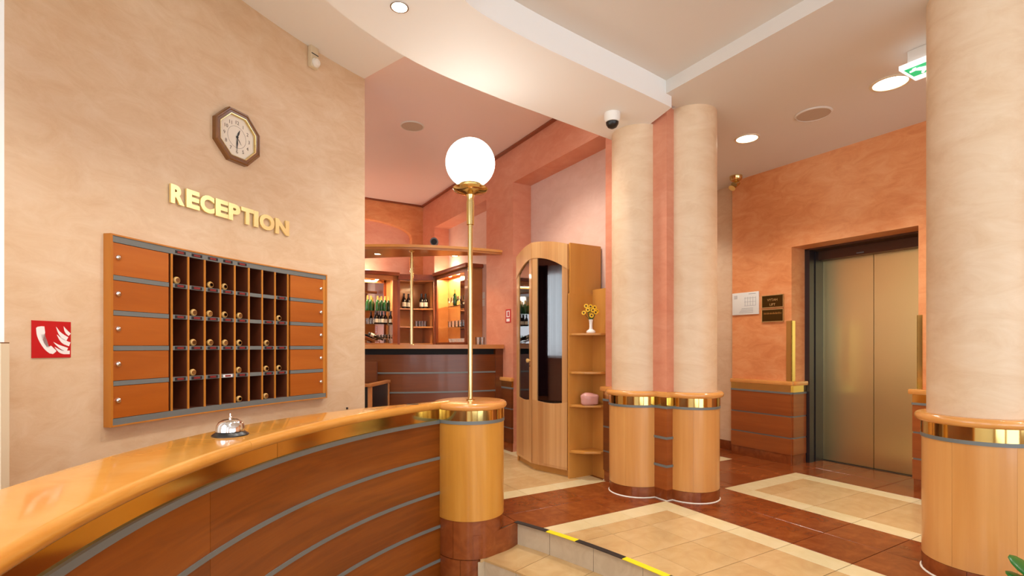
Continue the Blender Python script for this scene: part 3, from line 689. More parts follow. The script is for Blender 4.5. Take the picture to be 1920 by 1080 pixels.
# number plates with dark red print
for r_ in range(0, 5):
    for c_ in range(8):
        if c_ == 5 or (r_ == 0 and c_ > 4) or (r_ == 1 and c_ == 6): continue
        am = (diva[c_] + diva[c_ + 1]) / 2; wd = abs(diva[c_ + 1] - diva[c_]) * 0.32; z = kz1 - 0.016 if r_ == 0 else rowz[r_]
        b = nb(); pbox(b, CW, RC - 0.001, RC + 0.002, am - wd, am + wd, z - 0.008, z + 0.008, 1); pl = obj('number_plate', b, 'sign_white' if (r_, c_) == (4, 3) else 'black_matte', kc)
        b = nb(); pbox(b, CW, RC - 0.002, RC - 0.001, am - wd * 0.6, am + wd * 0.6, z - 0.005, z + 0.005, 1); b.transform(WM[kc.name].inverted())
        me = bpy.data.meshes.new('print'); b.to_mesh(me); b.free(); me.materials.append(M['red_mark']); x = bpy.data.objects.new('print', me); COL.objects.link(x); x.parent = pl
# wooden key fobs lying in the pigeonholes
cells = {0: [(0, .25), (2, .4), (3, .2)], 1: [(1, .3), (2, .25), (3, .2), (4, .35), (7, .2)], 2: [(1, .2), (2, .35), (3, .3), (4, .25), (6, .35)], 3: [(1, .15), (4, .15), (6, .25), (7, .2)], 4: [(4, .25), (6, .15)]}
ordn = ['top', 'second', 'third', 'fourth', 'bottom']; coln = ['first', 'second', 'third', 'fourth', 'fifth', 'sixth', 'seventh', 'eighth']
fobproto = None
for r_, lst in cells.items():
    for c_, f in lst:
        zf = (rowz[r_ + 1] + sh / 2 if r_ < 4 else kz0 + 0.03) + 0.0195
        am = diva[c_] + (diva[c_ + 1] - diva[c_]) * (f * 0.35 + 0.30)
        if fobproto is None:
            o = thing('key_fob', '', 'key fob', (0, 0, 0), 0, 'wooden key fobs in the pigeonholes')
            b = nb(); lathe(b, [(0.0, -0.004), (0.010, -0.004), (0.017, 0.0), (0.019, 0.004), (0.0185, 0.010), (0.015, 0.014), (0.012, 0.022), (0.010, 0.026), (0.0, 0.027)], 20); b.transform(Matrix.Rotation(PI / 2, 4, 'Y')); obj('knob', b, 'fob_wood', o, local=True)
            b = nb(); lathe(b, [(0.012, -0.0055), (0.012, -0.003), (0.009, -0.003), (0.009, -0.0055)], 16); b.transform(Matrix.Rotation(PI / 2, 4, 'Y')); obj('ring_groove', b, 'clock_wood', o, local=True)
            fobproto = o
        else: o = copy_tree(fobproto)
        p_ = pol(CW, RC + 0.007, am, zf); o.location = p_; o.rotation_euler = (0, 0, am)
        o['label'] = 'round wooden key fob in %s row, %s pigeonhole from the left' % (ordn[r_], coln[c_])

# RECEPTION lettering
rl = thing('reception_lettering', 'gold raised capital letters spelling RECEPTION above the key cabinet', 'sign', pol(CW, RW, A(425, RW), 1.90))
spans = [(315.5, 341.5), (345, 370), (371, 398), (400, 424), (424.5, 447), (448.5, 472), (472.5, 481), (483, 511.5), (513, 539)]
ytop = lambda px: 344.5 + (px - 316) * (416.5 - 344.5) / 223; ybot = lambda px: 380 + (px - 316) * (444 - 380) / 223
for chx, (p0, p1) in zip('RECEPTION', spans):
    b = textmesh(chx, 0.14, 0.006, 0.007)
    xs = [v.co.x for v in b.verts]; ys = [v.co.y for v in b.verts]; x0, x1, y0, y1 = min(xs), max(xs), min(ys), max(ys)
    a0, a1 = A(p0, RW), A(p1, RW); am = (a0 + a1) / 2; wdt = 2 * RW * math.sin(abs(a1 - a0) / 2); pm = (p0 + p1) / 2; Ym = A and oncirc(pm, CW, RW)[1]
    zt, zb = hz(ytop(pm), Ym), hz(ybot(pm), Ym)
    b.transform(Matrix.Diagonal((wdt / (x1 - x0), (zt - zb) / (y1 - y0), 1, 1)) @ Matrix.Translation((-(x0 + x1) / 2, -(y0 + y1) / 2, 0)))
    o_ = pol(CW, RW - 0.012, am, (zt + zb) / 2); nz = Vector((CW[0] - o_.x, CW[1] - o_.y, 0)).normalized(); tx = Vector((-nz.y, nz.x, 0))
    b.transform(mat4(o_, tx, Vector((0, 0, 1)), nz)); obj('letter', b, 'brass_letter', rl, smooth=30)

# octagonal wall clock
def wallframe(px, py, r=RW):
    a, Y = oncirc(px, CW, r); o_ = pol(CW, r, a, hz(py, Y)); nz = Vector((CW[0] - o_.x, CW[1] - o_.y, 0)).normalized(); return mat4(o_, Vector((-nz.y, nz.x, 0)), Vector((0, 0, 1)), nz)
MC = wallframe(441, 258)
ck = thing('wall_clock', 'octagonal brown wooden wall clock with cream face above the lettering', 'clock', MC.translation)
def octring(bm, prof):
    rings = [[bm.verts.new((r / math.cos(PI / 8) * math.cos(PI / 8 + k * PI / 4), r / math.cos(PI / 8) * math.sin(PI / 8 + k * PI / 4), z)) for k in range(8)] for r, z in prof]
    n = len(prof)
    for i in range(n):
        for k in range(8): bm.faces.new((rings[i][k], rings[i][(k + 1) % 8], rings[(i + 1) % n][(k + 1) % 8], rings[(i + 1) % n][k]))
    return bm
OR = 0.157
b = octring(nb(), [(OR, 0.0), (OR, 0.030), (OR - 0.006, 0.036), (OR - 0.012, 0.036), (OR - 0.016, 0.030), (OR - 0.030, 0.030), (OR - 0.034, 0.018), (OR - 0.034, 0.0)]); b.transform(MC); obj('case', b, 'clock_wood', ck, smooth=20)
b = octring(nb(), [(OR - 0.0335, 0.017), (OR - 0.0305, 0.031), (OR - 0.034, 0.031), (OR - 0.037, 0.017)]); b.transform(MC); obj('gilt_rim', b, 'brass_pole', ck, smooth=20)
b = nb(); vv = [b.verts.new((OR * 0.85 / math.cos(PI / 8) * math.cos(PI / 8 + k * PI / 4), OR * 0.85 / math.cos(PI / 8) * math.sin(PI / 8 + k * PI / 4), 0.014)) for k in range(8)]; b.faces.new(vv); b.transform(MC); fc = obj('face', b, 'clock_face', ck)
for k in range(12):
    b = textmesh(str(k or 12), 0.030, 0.0004); ys = [v.co.y for v in b.verts]; t_ = PI / 2 - k * PI / 6
    b.transform(Matrix.Translation((0.088 * math.cos(t_), 0.088 * math.sin(t_) - (max(ys) + min(ys)) / 2, 0.0148))); b.transform(MC); obj('numeral', b, 'clock_mark', ck, smooth=0)
b = nb(); lathe(b, [(0.064, 0.0142), (0.0655, 0.0142), (0.0655, 0.0148), (0.064, 0.0148), (0.064, 0.0142)], 48) if 0 else lathe(b, [(0.0655, 0.0142), (0.0655, 0.0147), (0.064, 0.0147), (0.064, 0.0142)], 48, (0, 0), 0.0, 1.999 * PI); b.transform(MC); obj('chapter_ring', b, 'clock_mark', ck)
def hand(name, ang_, ln, wd, z):
    b = nb(); d = Vector((math.cos(ang_), math.sin(ang_), 0)); s = Vector((-d.y, d.x, 0)); pts = [-d * 0.012, d * ln * 0.45 + s * wd, d * ln, d * ln * 0.45 - s * wd]
    lo = [b.verts.new(p_ + Vector((0, 0, z))) for p_ in pts]; hi = [b.verts.new(p_ + Vector((0, 0, z + 0.001))) for p_ in pts]
    b.faces.new(lo[::-1]); b.faces.new(hi)
    for i in range(4): b.faces.new((lo[i], lo[(i + 1) % 4], hi[(i + 1) % 4], hi[i]))
    b.transform(MC); obj(name, b, 'black', ck)
hand('hour_hand', R(68), 0.055, 0.006, 0.0165); hand('minute_hand', R(-92), 0.085, 0.005, 0.018); hand('alarm_hand', R(-52), 0.05, 0.002, 0.0155)
b = nb(); lathe(b, [(0.0, 0.015), (0.007, 0.015), (0.007, 0.020), (0.0, 0.020)], 16); b.transform(MC); obj('hub', b, 'black', ck)

# motion detector
MD = wallframe(584, 107)
md = thing('motion_detector', 'small ivory motion detector high on the reception wall', 'detector', MD.translation)
b = nb(); box(b, -0.034, 0.034, -0.085, 0.085, 0, 0.035, 0.008); b.transform(MD); obj('housing', b, 'plastic_ivory', md)
b = nb(); lathe(b, [(0.0, 0.030), (0.030, 0.032), (0.032, 0.044), (0.024, 0.060), (0.0, 0.066)], 24); b.transform(MD @ Matrix.Translation((0.004, -0.05, 0))); obj('lens', b, 'plastic_white', md)
b = nb(); box(b, -0.028, 0.030, 0.006, 0.012, 0.034, 0.037); b.transform(MD); obj('slot', b, 'black', md)

# fire telephone sign
MS = wallframe(96, 636.5); a0, a1 = A(60, RW), A(133, RW); SW = RW * abs(a1 - a0); SH = 68.5 * oncirc(96, CW, RW)[1] / F
fs = thing('fire_telephone_sign', 'square red sign with white telephone handset and flames', 'sign', MS.translation)
def sflat(name, pts, z0, z1, mat):
    b = nb(); lo = [b.verts.new(((x - 0.5) * SW, (0.5 - y) * SH, z0)) for x, y in pts]; hi = [b.verts.new(((x - 0.5) * SW, (0.5 - y) * SH, z1)) for x, y in pts]; n = len(pts)
    b.faces.new(lo[::-1]); b.faces.new(hi)
    for i in range(n): b.faces.new((lo[i], lo[(i + 1) % n], hi[(i + 1) % n], hi[i]))
    b.transform(MS); bmesh.ops.triangulate(b, faces=b.faces); obj(name, b, mat, fs, smooth=0)
sflat('plate', [(0, 0), (1, 0), (1, 1), (0, 1)], 0.001, 0.0045, 'sign_red')
def sm(pts, n=4): return [tuple(p_) for p_ in crom(pts, n)][:-1]
hs = sm([(0.10, 0.20), (0.12, 0.40), (0.20, 0.60), (0.32, 0.78), (0.46, 0.90)], 4) + [(0.52, 0.90), (0.60, 0.83), (0.60, 0.80), (0.47, 0.67), (0.42, 0.69), (0.40, 0.73)] + sm([(0.36, 0.71), (0.28, 0.58), (0.24, 0.46), (0.22, 0.37)], 4) + [(0.26, 0.36), (0.31, 0.35), (0.32, 0.32), (0.30, 0.15), (0.22, 0.15), (0.13, 0.17)]
sflat('handset', hs, 0.0045, 0.0052, 'sign_white')
def flame(tip, bend, end, wd):
    t_, m_, e_ = (Vector(x) for x in (tip, bend, end)); C_ = crom([t_, m_, e_], 6); L_, R_ = [], []
    for i, p_ in enumerate(C_):
        d = (C_[min(i + 1, len(C_) - 1)] - C_[max(i - 1, 0)]).normalized(); s = Vector((-d.y, d.x)); ww = wd * min(1.0, (i / (len(C_) - 1)) * 1.5)
        L_.append(tuple(p_ + s * ww)); R_.append(tuple(p_ - s * ww))
    sflat('flame', L_ + R_[::-1][:-1], 0.0045, 0.0052, 'sign_white')
flame((0.60, 0.15), (0.72, 0.36), (0.90, 0.48), 0.055); flame((0.80, 0.13), (0.86, 0.26), (0.965, 0.36), 0.045)
flame((0.62, 0.36), (0.76, 0.54), (0.965, 0.63), 0.058); flame((0.53, 0.57), (0.70, 0.70), (0.90, 0.78), 0.05); flame((0.56, 0.70), (0.72, 0.84), (0.965, 0.86), 0.05)

# white partition board at the left edge
pb = thing('partition_board', 'white board with beige edge standing at the left edge of the reception wall', 'board', (-1.93, 1.872, LOW))
b = nb(); box(b, -2.3, -1.865, 1.858, 1.888, LOW, 1.152); obj('board', b, 'laminate_white', pb)
b = nb(); box(b, -1.868, -1.862, 1.857, 1.889, LOW, 1.152); obj('edge_band', b, 'plastic_ivory', pb)
b = nb(); box(b, -2.3, -1.862, 1.857, 1.889, 1.152, 1.156); obj('top_edge', b, 'clock_wood', pb)
# small socket on the wall near its far end
MK = wallframe(650, 766); b = nb(); box(b, -0.006, 0.006, -0.006, 0.010, 0, 0.012, 0.002); b.transform(MK)
obj('wall_hook', b, 'metal_dark', None, origin=MK.translation, label='tiny dark hook on the reception wall above the counter end', cat='hook')

# ================================================================ CEILING FITTINGS
def downlight(name, pos, r, label, power, col, lens='glow_lens', spot=R(120), blend=0.6, group='recessed downlights'):
    o = thing(name, label, 'lamp', pos, 0, group); c = (pos[0], pos[1]); z = pos[2]
    b = nb(); lathe(b, [(r * 0.84, z + 0.001), (r * 0.86, z - 0.006), (r * 1.0, z - 0.006), (r * 1.02, z), (r * 0.84, z + 0.001)][:4], 40, c, 0, 1.9999 * PI); obj('trim_ring', b, 'plastic_ivory' if r > 0.07 else 'chrome', o)
    b = nb(); lathe(b, [(0.0, z - 0.004), (r * 0.84, z - 0.003), (r * 0.84, z - 0.001), (0.0, z - 0.001)], 32, c); obj('lens', b, lens, o)
    light('SPOT', 'lamp_light', o, (pos[0], pos[1], z - 0.03), power, col, spot_size=spot, spot_blend=blend, shadow_soft_size=r)
    return o
WARM = (1.0, 0.82, 0.62); WARM2 = (1.0, 0.94, 0.85)
q = zp(1668, 152, ZL); downlight('downlight', uv(3.93, 1.646, ZL), 0.115, 'large glowing recessed downlight beside the exit sign', 70, WARM2)
downlight('downlight', uv(3.93, 2.706, ZL), 0.098, 'glowing recessed downlight nearest the lift wall corner', 70, WARM2)
for v, n_ in ((0.58, 'third'), (-0.5, 'fourth'), (-1.6, 'fifth')): downlight('downlight', uv(3.93, v, ZL), 0.115, '%s recessed downlight from the lift corner in the lobby ceiling' % n_, 55, WARM2, group='lobby downlights nearer the entrance')  # extra downlights outside the view, added as a light source
downlight('downlight', uv(4.2, 4.0, ZL), 0.098, 'recessed downlight in the passage behind the column pair', 60, WARM2)  # added to brighten the passage wall, hidden behind the columns
q = zp(749, 12, ZR); downlight('spotlight', q, 0.045, 'small bright halogen spot in the white soffit', 45, WARM2, 'glow_halogen', R(130))
for a, n_ in ((180, 'second'), (204, 'third'), (228, 'fourth')): downlight('spotlight', pol(CC, 2.265, R(a), ZR), 0.045, '%s halogen spot in the soffit, counted from the counter post' % n_, 45, WARM2, 'glow_halogen', R(130), group='soffit halogen spots out of view')
def disc(name, pos, r, mat, label, cat, group=None):
    o = thing(name, label, cat, pos, 0, group); c = (pos[0], pos[1]); z = pos[2]
    b = nb(); lathe(b, [(r * 0.9, z - 0.001), (r * 0.92, z - 0.010), (r, z - 0.006), (r * 1.02, z - 0.001)], 40, c, 0, 1.9999 * PI); obj('rim', b, 'ceiling_beige', o)
    b = nb(); lathe(b, [(0.0, z - 0.007), (r * 0.91, z - 0.007), (r * 0.91, z - 0.001), (0.0, z - 0.001)], 40, c); obj('grille', b, mat, o); return o
disc('ceiling_speaker', uv(3.95, 2.163, ZL), 0.125, 'speaker_grey', 'round ceiling loudspeaker between the two lobby downlights', 'speaker', 'ceiling loudspeakers')
q = zp(773, 236, ZB); disc('ceiling_speaker', q, 0.115, 'speaker_grey', 'round ceiling loudspeaker in the pink bar ceiling', 'speaker', 'ceiling loudspeakers')
for k_, p_ in enumerate((Vector((-0.10, 4.22, ZB)), uv(0.2, 5.2, ZB), uv(-1.4, 5.8, ZB))): downlight('downlight', p_, 0.10, ['recessed downlight in the bar ceiling behind the white soffit', 'recessed downlight in the bar ceiling near the reception wall', 'recessed downlight in the bar ceiling near the window'][k_], 150, WARM2, group='bar ceiling downlights')  # added to brighten the bar, all hidden from the camera
# dome camera
q = zp(1148, 213, ZR); q = Vector((q.x, q.y, ZR))
dc = thing('dome_camera', 'white dome security camera under the soffit beside the column', 'camera', q); c = (q.x, q.y)
b = nb(); lathe(b, [(0.058, ZR), (0.058, ZR - 0.035), (0.050, ZR - 0.062), (0.040, ZR - 0.066), (0.0, ZR - 0.066)], 32, c); b.transform(Matrix.Translation(q) @ Matrix.Diagonal((1, 1, 1, 1)) @ Matrix.Translation(-q)); obj('housing', b, 'plastic_white', dc)
b = nb(); lathe(b, [(0.046, ZR - 0.060), (0.044, ZR - 0.078), (0.032, ZR - 0.098), (0.014, ZR - 0.108), (0.0, ZR - 0.110)], 28, (c[0], c[1])); obj('dome', b, 'black', dc)
# brass ceiling fitting in the passage
v_, Y_ = onu(1380, 4.70); q = Vector(((1380 - CX) * Y_ / F, Y_, ZL))
sp = thing('brass_spotlight', 'small brass spotlight on the ceiling in the passage corner', 'lamp', q); c = (q.x, q.y)
b = nb(); lathe(b, [(0.062, ZL), (0.060, ZL - 0.03), (0.050, ZL - 0.045), (0.0, ZL - 0.045)], 28, c); obj('canopy', b, 'brass_pole', sp)
b = nb(); tube(b, [(q.x, q.y, ZL - 0.045), (q.x - 0.02, q.y, ZL - 0.085)], 0.012, 10); obj('arm', b, 'brass_pole', sp)
b = nb(); tube(b, [(q.x + 0.02, q.y, ZL - 0.07), (q.x - 0.03, q.y - 0.02, ZL - 0.10), (q.x - 0.055, q.y - 0.03, ZL - 0.135)], [0.028, 0.034, 0.036], 16); obj('head', b, 'brass_pole', sp)
# exit sign: a flat lit panel hung under the ceiling, read from below
ex = thing('exit_sign', 'illuminated green running-figure exit sign hanging under the lobby ceiling', 'sign', uv(3.68, 1.29, 2.795), ROT)
b = nb(); ubox(b, 3.60, 3.76, 1.16, 1.42, 2.825, ZL, 0.006); obj('housing', b, 'plastic_white', ex)
b = nb(); ubox(b, 3.597, 3.60, 1.20, 1.30, 2.85, 2.885); obj('maker_label', b, 'plate_grey', ex)
b = nb(); ubox(b, 3.565, 3.79, 1.12, 1.45, 2.797, 2.825, 0.004); obj('panel', b, 'glow_white', ex)
b = nb(); ubox(b, 3.585, 3.715, 1.14, 1.43, 2.7945, 2.797); obj('green_field', b, 'glow_green', ex)
b = nb()
DV = 0.075
for (x0, y0, x1, y1, r_) in ((3.618, 1.30, 3.655, 1.275, 0.012), (3.655, 1.275, 3.685, 1.245, 0.008), (3.655, 1.275, 3.69, 1.30, 0.008), (3.62, 1.30, 3.628, 1.34, 0.007), (3.62, 1.30, 3.64, 1.255, 0.007), (3.600, 1.312, 3.606, 1.310, 0.010)):
    tube(b, [uv(x0, y0 + DV, 2.7935), uv(x1, y1 + DV, 2.7935)], r_, 8)
ubox(b, 3.605, 3.700, 1.175, 1.215, 2.7925, 2.7945); obj('running_figure', b, 'glow_white', ex)
b = nb(); ubox(b, 3.735, 3.755, 1.22, 1.36, 2.7955, 2.797); obj('caption_bar', b, 'glow_green', ex)

# ================================================================ LIFT WALL SIGNS
def wallplate(name, px0, px1, py0, py1, mat, label, cat, u=4.83, thick=0.012, group=None):
    v1, Ya = onu(px0, u); v0, Yb = onu(px1, u); ym = (Ya + Yb) / 2; z0, z1 = hz(py1, ym), hz(py0, ym)
    o = thing(name, label, cat, uv(u, (v0 + v1) / 2, z0), ROT, group)
    b = nb(); ubox(b, u - thick, u - 0.001, v0, v1, z0, z1, 0.001); obj('plate', b, mat, o); return o, v0, v1, z0, z1
o, v0, v1, z0, z1 = wallplate('evacuation_plan', 1374.5, 1423.5, 548.5, 590, 'paper', 'white framed escape plan left of the bronze plates', 'sign')
rnd = random.Random(3)
b = nb()
for k in range(5): zz_ = z1 - 0.03 - 0.008 * k; ubox(b, 4.8172, 4.8180, v1 - 0.06 , v1 - 0.02 , zz_, zz_ + 0.003)
ubox(b, 4.8172, 4.8180, v0 + 0.03, v0 + 0.11, z1 - 0.022, z1 - 0.016)
for k in range(5):
    va = v0 + 0.03 + 0.03 * k; ubox(b, 4.8172, 4.8180, va, va + 0.003, z0 + 0.09, z1 - 0.05)
for k in range(3): zz_ = z0 + 0.09 + 0.04 * k; ubox(b, 4.8172, 4.8180, v0 + 0.03, v0 + 0.16, zz_, zz_ + 0.003)
for k in range(4): ubox(b, 4.8172, 4.8180, v0 + 0.06, v1 - 0.08 - 0.01 * k, z0 + 0.02 + 0.014 * k, z0 + 0.024 + 0.014 * k)
obj('plan_print', b, 'paper_print', o)
for nm, y0, y1, lines in (('upper', 553, 577, 2), ('lower', 579.5, 603.5, 1)):
    o, v0, v1, z0, z1 = wallplate('bronze_plate', 1429.5, 1470.5, y0, y1, 'plate_bronze', 'dark bronze plate with gilt border, %s of the two left of the lift' % nm, 'sign', group='bronze plates left of the lift')
    for a, c2, d, e in ((v0, v1, z1 - 0.006, z1), (v0, v1, z0, z0 + 0.006), (v0, v0 + 0.006, z0, z1), (v1 - 0.006, v1, z0, z1)):
        b = nb(); ubox(b, 4.815, 4.830, a, c2, d, e); obj('border', b, 'brass_letter', o)
    if lines == 2:
        for txt, f in (('VYTAH', 0.62), ('LIFT', 0.25)):
            b = textmesh(txt, 0.034, 0.0008); ys = [x.co.y for x in b.verts]; b.transform(Matrix.Translation((0, -(max(ys) + min(ys)) / 2, 0)))
            o_ = uv(4.8172, (v0 + v1) / 2, z0 + (z1 - z0) * f); b.transform(mat4(o_, uv(0, -1), Vector((0, 0, 1)), uv(-1, 0))); obj('inscription', b, 'brass_letter', o, smooth=0)
    else:                                          # a worn engraved line, too faint to read
        b = nb(); rnd = random.Random(4); x = v0 + 0.022
        while x < v1 - 0.025:
            wd_ = rnd.uniform(0.003, 0.006); ubox(b, 4.8166, 4.8178, x, x + wd_, z0 + (z1 - z0) * 0.60, z0 + (z1 - z0) * rnd.uniform(0.70, 0.76)); x += wd_ + rnd.uniform(0.004, 0.010)
        obj('engraving', b, 'brass', o, smooth=0)

# ================================================================ TALL CUPBOARD AND CORNER SHELF
tc = thing('tall_cupboard', 'tall alder cupboard with arched crown and two glazed doors', 'cupboard', uv(2.85, 3.96, 0), ROT)
fR, fC, fL = (2.70, 3.575), (2.585, 3.96), (2.665, 4.36)
UB = 3.045
b = nb(); ubox(b, fR[0], UB, 3.555, 3.575, 0, 2.045); obj('side_panel', b, 'alder_board', tc)
b = nb(); ubox(b, fL[0], UB, 4.36, 4.38, 0, 2.045); obj('side_panel', b, 'alder_board', tc)
b = nb(); ubox(b, UB - 0.012, UB, 3.575, 4.36, 0.05, 2.045); obj('back_panel', b, 'alder_board', tc)
def fpoly(off): return [uv(fR[0] + off, fR[1]), uv(fC[0] + off, fC[1]), uv(fL[0] + off, fL[1]), uv(UB - 0.012, fL[1]), uv(UB - 0.012, fR[1])]
for z0, z1, nm in ((2.02, 2.045, 'top_panel'), (0.05, 0.07, 'bottom_panel'), (1.62, 1.635, 'inner_shelf'), (1.30, 1.315, 'inner_shelf'), (0.98, 0.995, 'inner_shelf'), (0.60, 0.615, 'inner_shelf')):
    b = nb(); prism(b, fpoly(0.03), z0, z1); obj(nm, b, 'alder_board', tc)
b = nb(); prism(b, [uv(fR[0] + 0.02, fR[1]), uv(fC[0] + 0.02, fC[1]), uv(fL[0] + 0.02, fL[1]), uv(UB - 0.05, fL[1]), uv(UB - 0.05, fR[1])], 0, 0.05); obj('plinth', b, 'alder_board', tc)
# the bowed front runs as s in 0..1 (right to left)
def frontpt(s, d=0.0):
    a, c = (fR, fC) if s < 0.5 else (fC, fL); k = s * 2 if s < 0.5 else s * 2 - 1
    n = Vector((-(c[1] - a[1]), c[0] - a[0])).normalized(); n = n if n.x < 0 else -n
    return a[0] + (c[0] - a[0]) * k + n.x * d, a[1] + (c[1] - a[1]) * k + n.y * d
archz = lambda s: 1.815 + 0.14 * (1 - (2 * s - 1) ** 2)
crown = lambda s: 2.035 + 0.065 * (1 - (2 * s - 1) ** 2)
def fstrip(s0, s1, zlo, zhi, d0, d1, n=8):
    b = nb(); rings = []
    for i in range(n + 1):
        s = s0 + (s1 - s0) * i / n; z0 = zlo(s) if callable(zlo) else zlo; z1 = zhi(s) if callable(zhi) else zhi
        (ua_, va_), (uc_, vc_) = frontpt(s, d0), frontpt(s, d1)
        rings.append([b.verts.new(uv(ua_, va_, z0)), b.verts.new(uv(uc_, vc_, z0)), b.verts.new(uv(uc_, vc_, z1)), b.verts.new(uv(ua_, va_, z1))])
    for i in range(n):
        for j in range(4): b.faces.new((rings[i][j], rings[i][(j + 1) % 4], rings[i + 1][(j + 1) % 4], rings[i + 1][j]))
    b.faces.new(rings[0][::-1]); b.faces.new(rings[-1]); return b
for k in range(8): obj('crown_plank', fstrip(k / 8 + 0.0008, (k + 1) / 8 - 0.0008, archz, crown, -0.002, 0.026, 4), 'alder_plank', tc)
for dn, (s0, s1) in enumerate(((0.003, 0.497), (0.503, 0.997))):
    dr = obj('door', fstrip(s0, s1, 0.062, 0.085, 0.002, 0.022, 2), 'alder_plank', tc)
    def dsub(name, b, mat):
        x = obj(name, b, mat, tc); x.parent = dr; return x
    sw = 0.07
    gz = lambda s, s0=s0, s1=s1: 0.655 - 0.022 * math.sin(PI * (s - s0) / (s1 - s0))
    for k in range(6):
        a0, a1 = s0 + (s1 - s0) * k / 6, s0 + (s1 - s0) * (k + 1) / 6
        dsub('plank', fstrip(a0 + 0.0006, a1 - 0.0006, 0.085, gz, 0.002, 0.022, 3), 'alder_plank')
    dsub('stile', fstrip(s0, s0 + sw, gz, archz, 0.002, 0.022, 3), 'alder_plank')
    dsub('stile', fstrip(s1 - sw, s1, gz, archz, 0.002, 0.022, 3), 'alder_plank')
    dsub('glass_pane', fstrip(s0 + sw, s1 - sw, gz, archz, 0.010, 0.013, 6), 'glass_door')
ku, kv = frontpt(0.545, 0.022); kp = uv(ku, kv, hz(676, onu(992, ku)[1])); kn = uv(-1, 0.1).normalized()
b = nb(); tube(b, [kp, kp + kn * 0.012, kp + kn * 0.018, kp + kn * 0.034, kp + kn * 0.038], [0.008, 0.008, 0.018, 0.019, 0.008], 14); obj('knob', b, 'fob_wood', tc)
b = nb(); kp2 = kp - Vector((0, 0, 0.05)); tube(b, [kp2, kp2 + kn * 0.004], 0.008, 12); obj('keyhole', b, 'brass_pole', tc)
# things behind the glass
def book(u, v, z, w_, d_, h_, tilt, mat, label):
    o_ = uv(u, v, z); o = thing('book', label, 'book', o_, ROT, 'books in the tall cupboard')
    b = nb(); box(b, 0, d_, 0, w_, 0, h_); b.transform(Matrix.Rotation(tilt, 4, 'X')); obj('cover', b, mat, o, local=True)
    b = nb(); box(b, 0.004, d_ + 0.001, 0.003, w_ - 0.003, 0.003, h_ + 0.001) ; b.transform(Matrix.Rotation(tilt, 4, 'X')); obj('pages', b, 'paper', o, local=True)
book(2.70, 3.88, 0.616, 0.03, 0.15, 0.24, R(0), 'label_white', 'white book standing upright behind the cupboard glass')
book(2.70, 3.79, 0.616, 0.045, 0.16, 0.25, R(-10), 'paper', 'thick white book leaning behind the cupboard glass')
for k, (v, h_) in enumerate(((3.73, 0.13), (3.66, 0.16))):
    q = uv(2.74, v, 0.6155); o = thing('jar', ('short' if k == 0 else 'taller') + ' bright green jar behind the cupboard glass', 'jar', q, 0, 'green jars in the tall cupboard'); c = (q.x, q.y); z = q.z
    b = nb(); lathe(b, [(0.0, z), (0.034, z), (0.036, z + 0.01), (0.036, z + h_ * 0.7), (0.02, z + h_ * 0.85), (0.0, z + h_ * 0.85)], 20, c); obj('body', b, 'bottle_lime', o)
    b = nb(); lathe(b, [(0.0, z + h_ * 0.84), (0.022, z + h_ * 0.84), (0.022, z + h_), (0.0, z + h_)], 20, c); obj('lid', b, 'label_white' if k else 'bottle_lime', o)

cs = thing('corner_shelf', 'open corner shelf unit joined to the tall cupboard', 'shelf', uv(2.80, 3.44, 0), ROT)
b = nb(); ubox(b, 2.672, 2.945, 3.532, 3.552, 0, 1.60); obj('side_board', b, 'alder_board', cs)
b = nb(); ubox(b, 2.93, 2.945, 3.335, 3.532, 0, 1.645); obj('back_board', b, 'alder_board', cs)
for z in (1.255, 0.925, 0.640, 0.245):
    b = nb(); prism(b, [uv(2.672, 3.532), uv(2.672, 3.50), uv(2.74, 3.405), uv(2.86, 3.338), uv(2.93, 3.338), uv(2.93, 3.532)], z - 0.018, z, 0.002); obj('shelf', b, 'alder_board', cs)
# vase with sunflowers
q = uv(2.815, 3.415, 1.255); va = thing('vase', 'small white vase with yellow sunflowers on the corner shelf', 'vase', q); c = (q.x, q.y); z = q.z
b = nb(); lathe(b, [(0.0, z), (0.034, z), (0.040, z + 0.010), (0.036, z + 0.022), (0.017, z + 0.034), (0.013, z + 0.055), (0.014, z + 0.09), (0.019, z + 0.118), (0.015, z + 0.118), (0.010, z + 0.09), (0.0, z + 0.05)], 28, c); obj('body', b, 'porcelain', va)
rnd = random.Random(5)
fl = [(-0.062, 0.176, .0), (-0.040, 0.235, .01), (-0.030, 0.200, -.02), (0.0, 0.232, .02), (0.032, 0.222, .0), (0.012, 0.196, -.03), (0.052, 0.190, .0), (0.036, 0.178, -.03), (0.0, 0.150, -.035), (-0.012, 0.185, .02)]
for dx, dz, dy in fl:
    ctr = Vector((q.x + dx, q.y + dy, z + dz))
    b = nb(); tube(b, [(q.x, q.y, z + 0.09), (q.x + dx * 0.4, q.y + dy * 0.4, z + 0.13), ctr], 0.0022, 6); sm_ = obj('stem', b, 'stem_green', va)
    n_ = (Vector((0.0, -1.0, 0.25)) + Vector((dx * 5, 0, 0))).normalized(); x_ = n_.orthogonal().normalized(); y_ = n_.cross(x_)
    b = nb()
    for k in range(10):
        a = 2 * PI * k / 10; d = x_ * math.cos(a) + y_ * math.sin(a); s = n_.cross(d)
        p0, p1, p2, p3 = ctr + d * 0.006, ctr + d * 0.014 + s * 0.005 + n_ * 0.002, ctr + d * 0.022, ctr + d * 0.014 - s * 0.005 + n_ * 0.002
        b.faces.new([b.verts.new(v_) for v_ in (p0, p1, p2, p3)])
    x = obj('petals', b, 'petal_yellow', va); x.parent = sm_
    b = nb(); tube(b, [ctr - n_ * 0.002, ctr + n_ * 0.003, ctr + n_ * 0.005], [0.008, 0.008, 0.003], 10); x = obj('flower_centre', b, 'petal_centre', va); x.parent = sm_
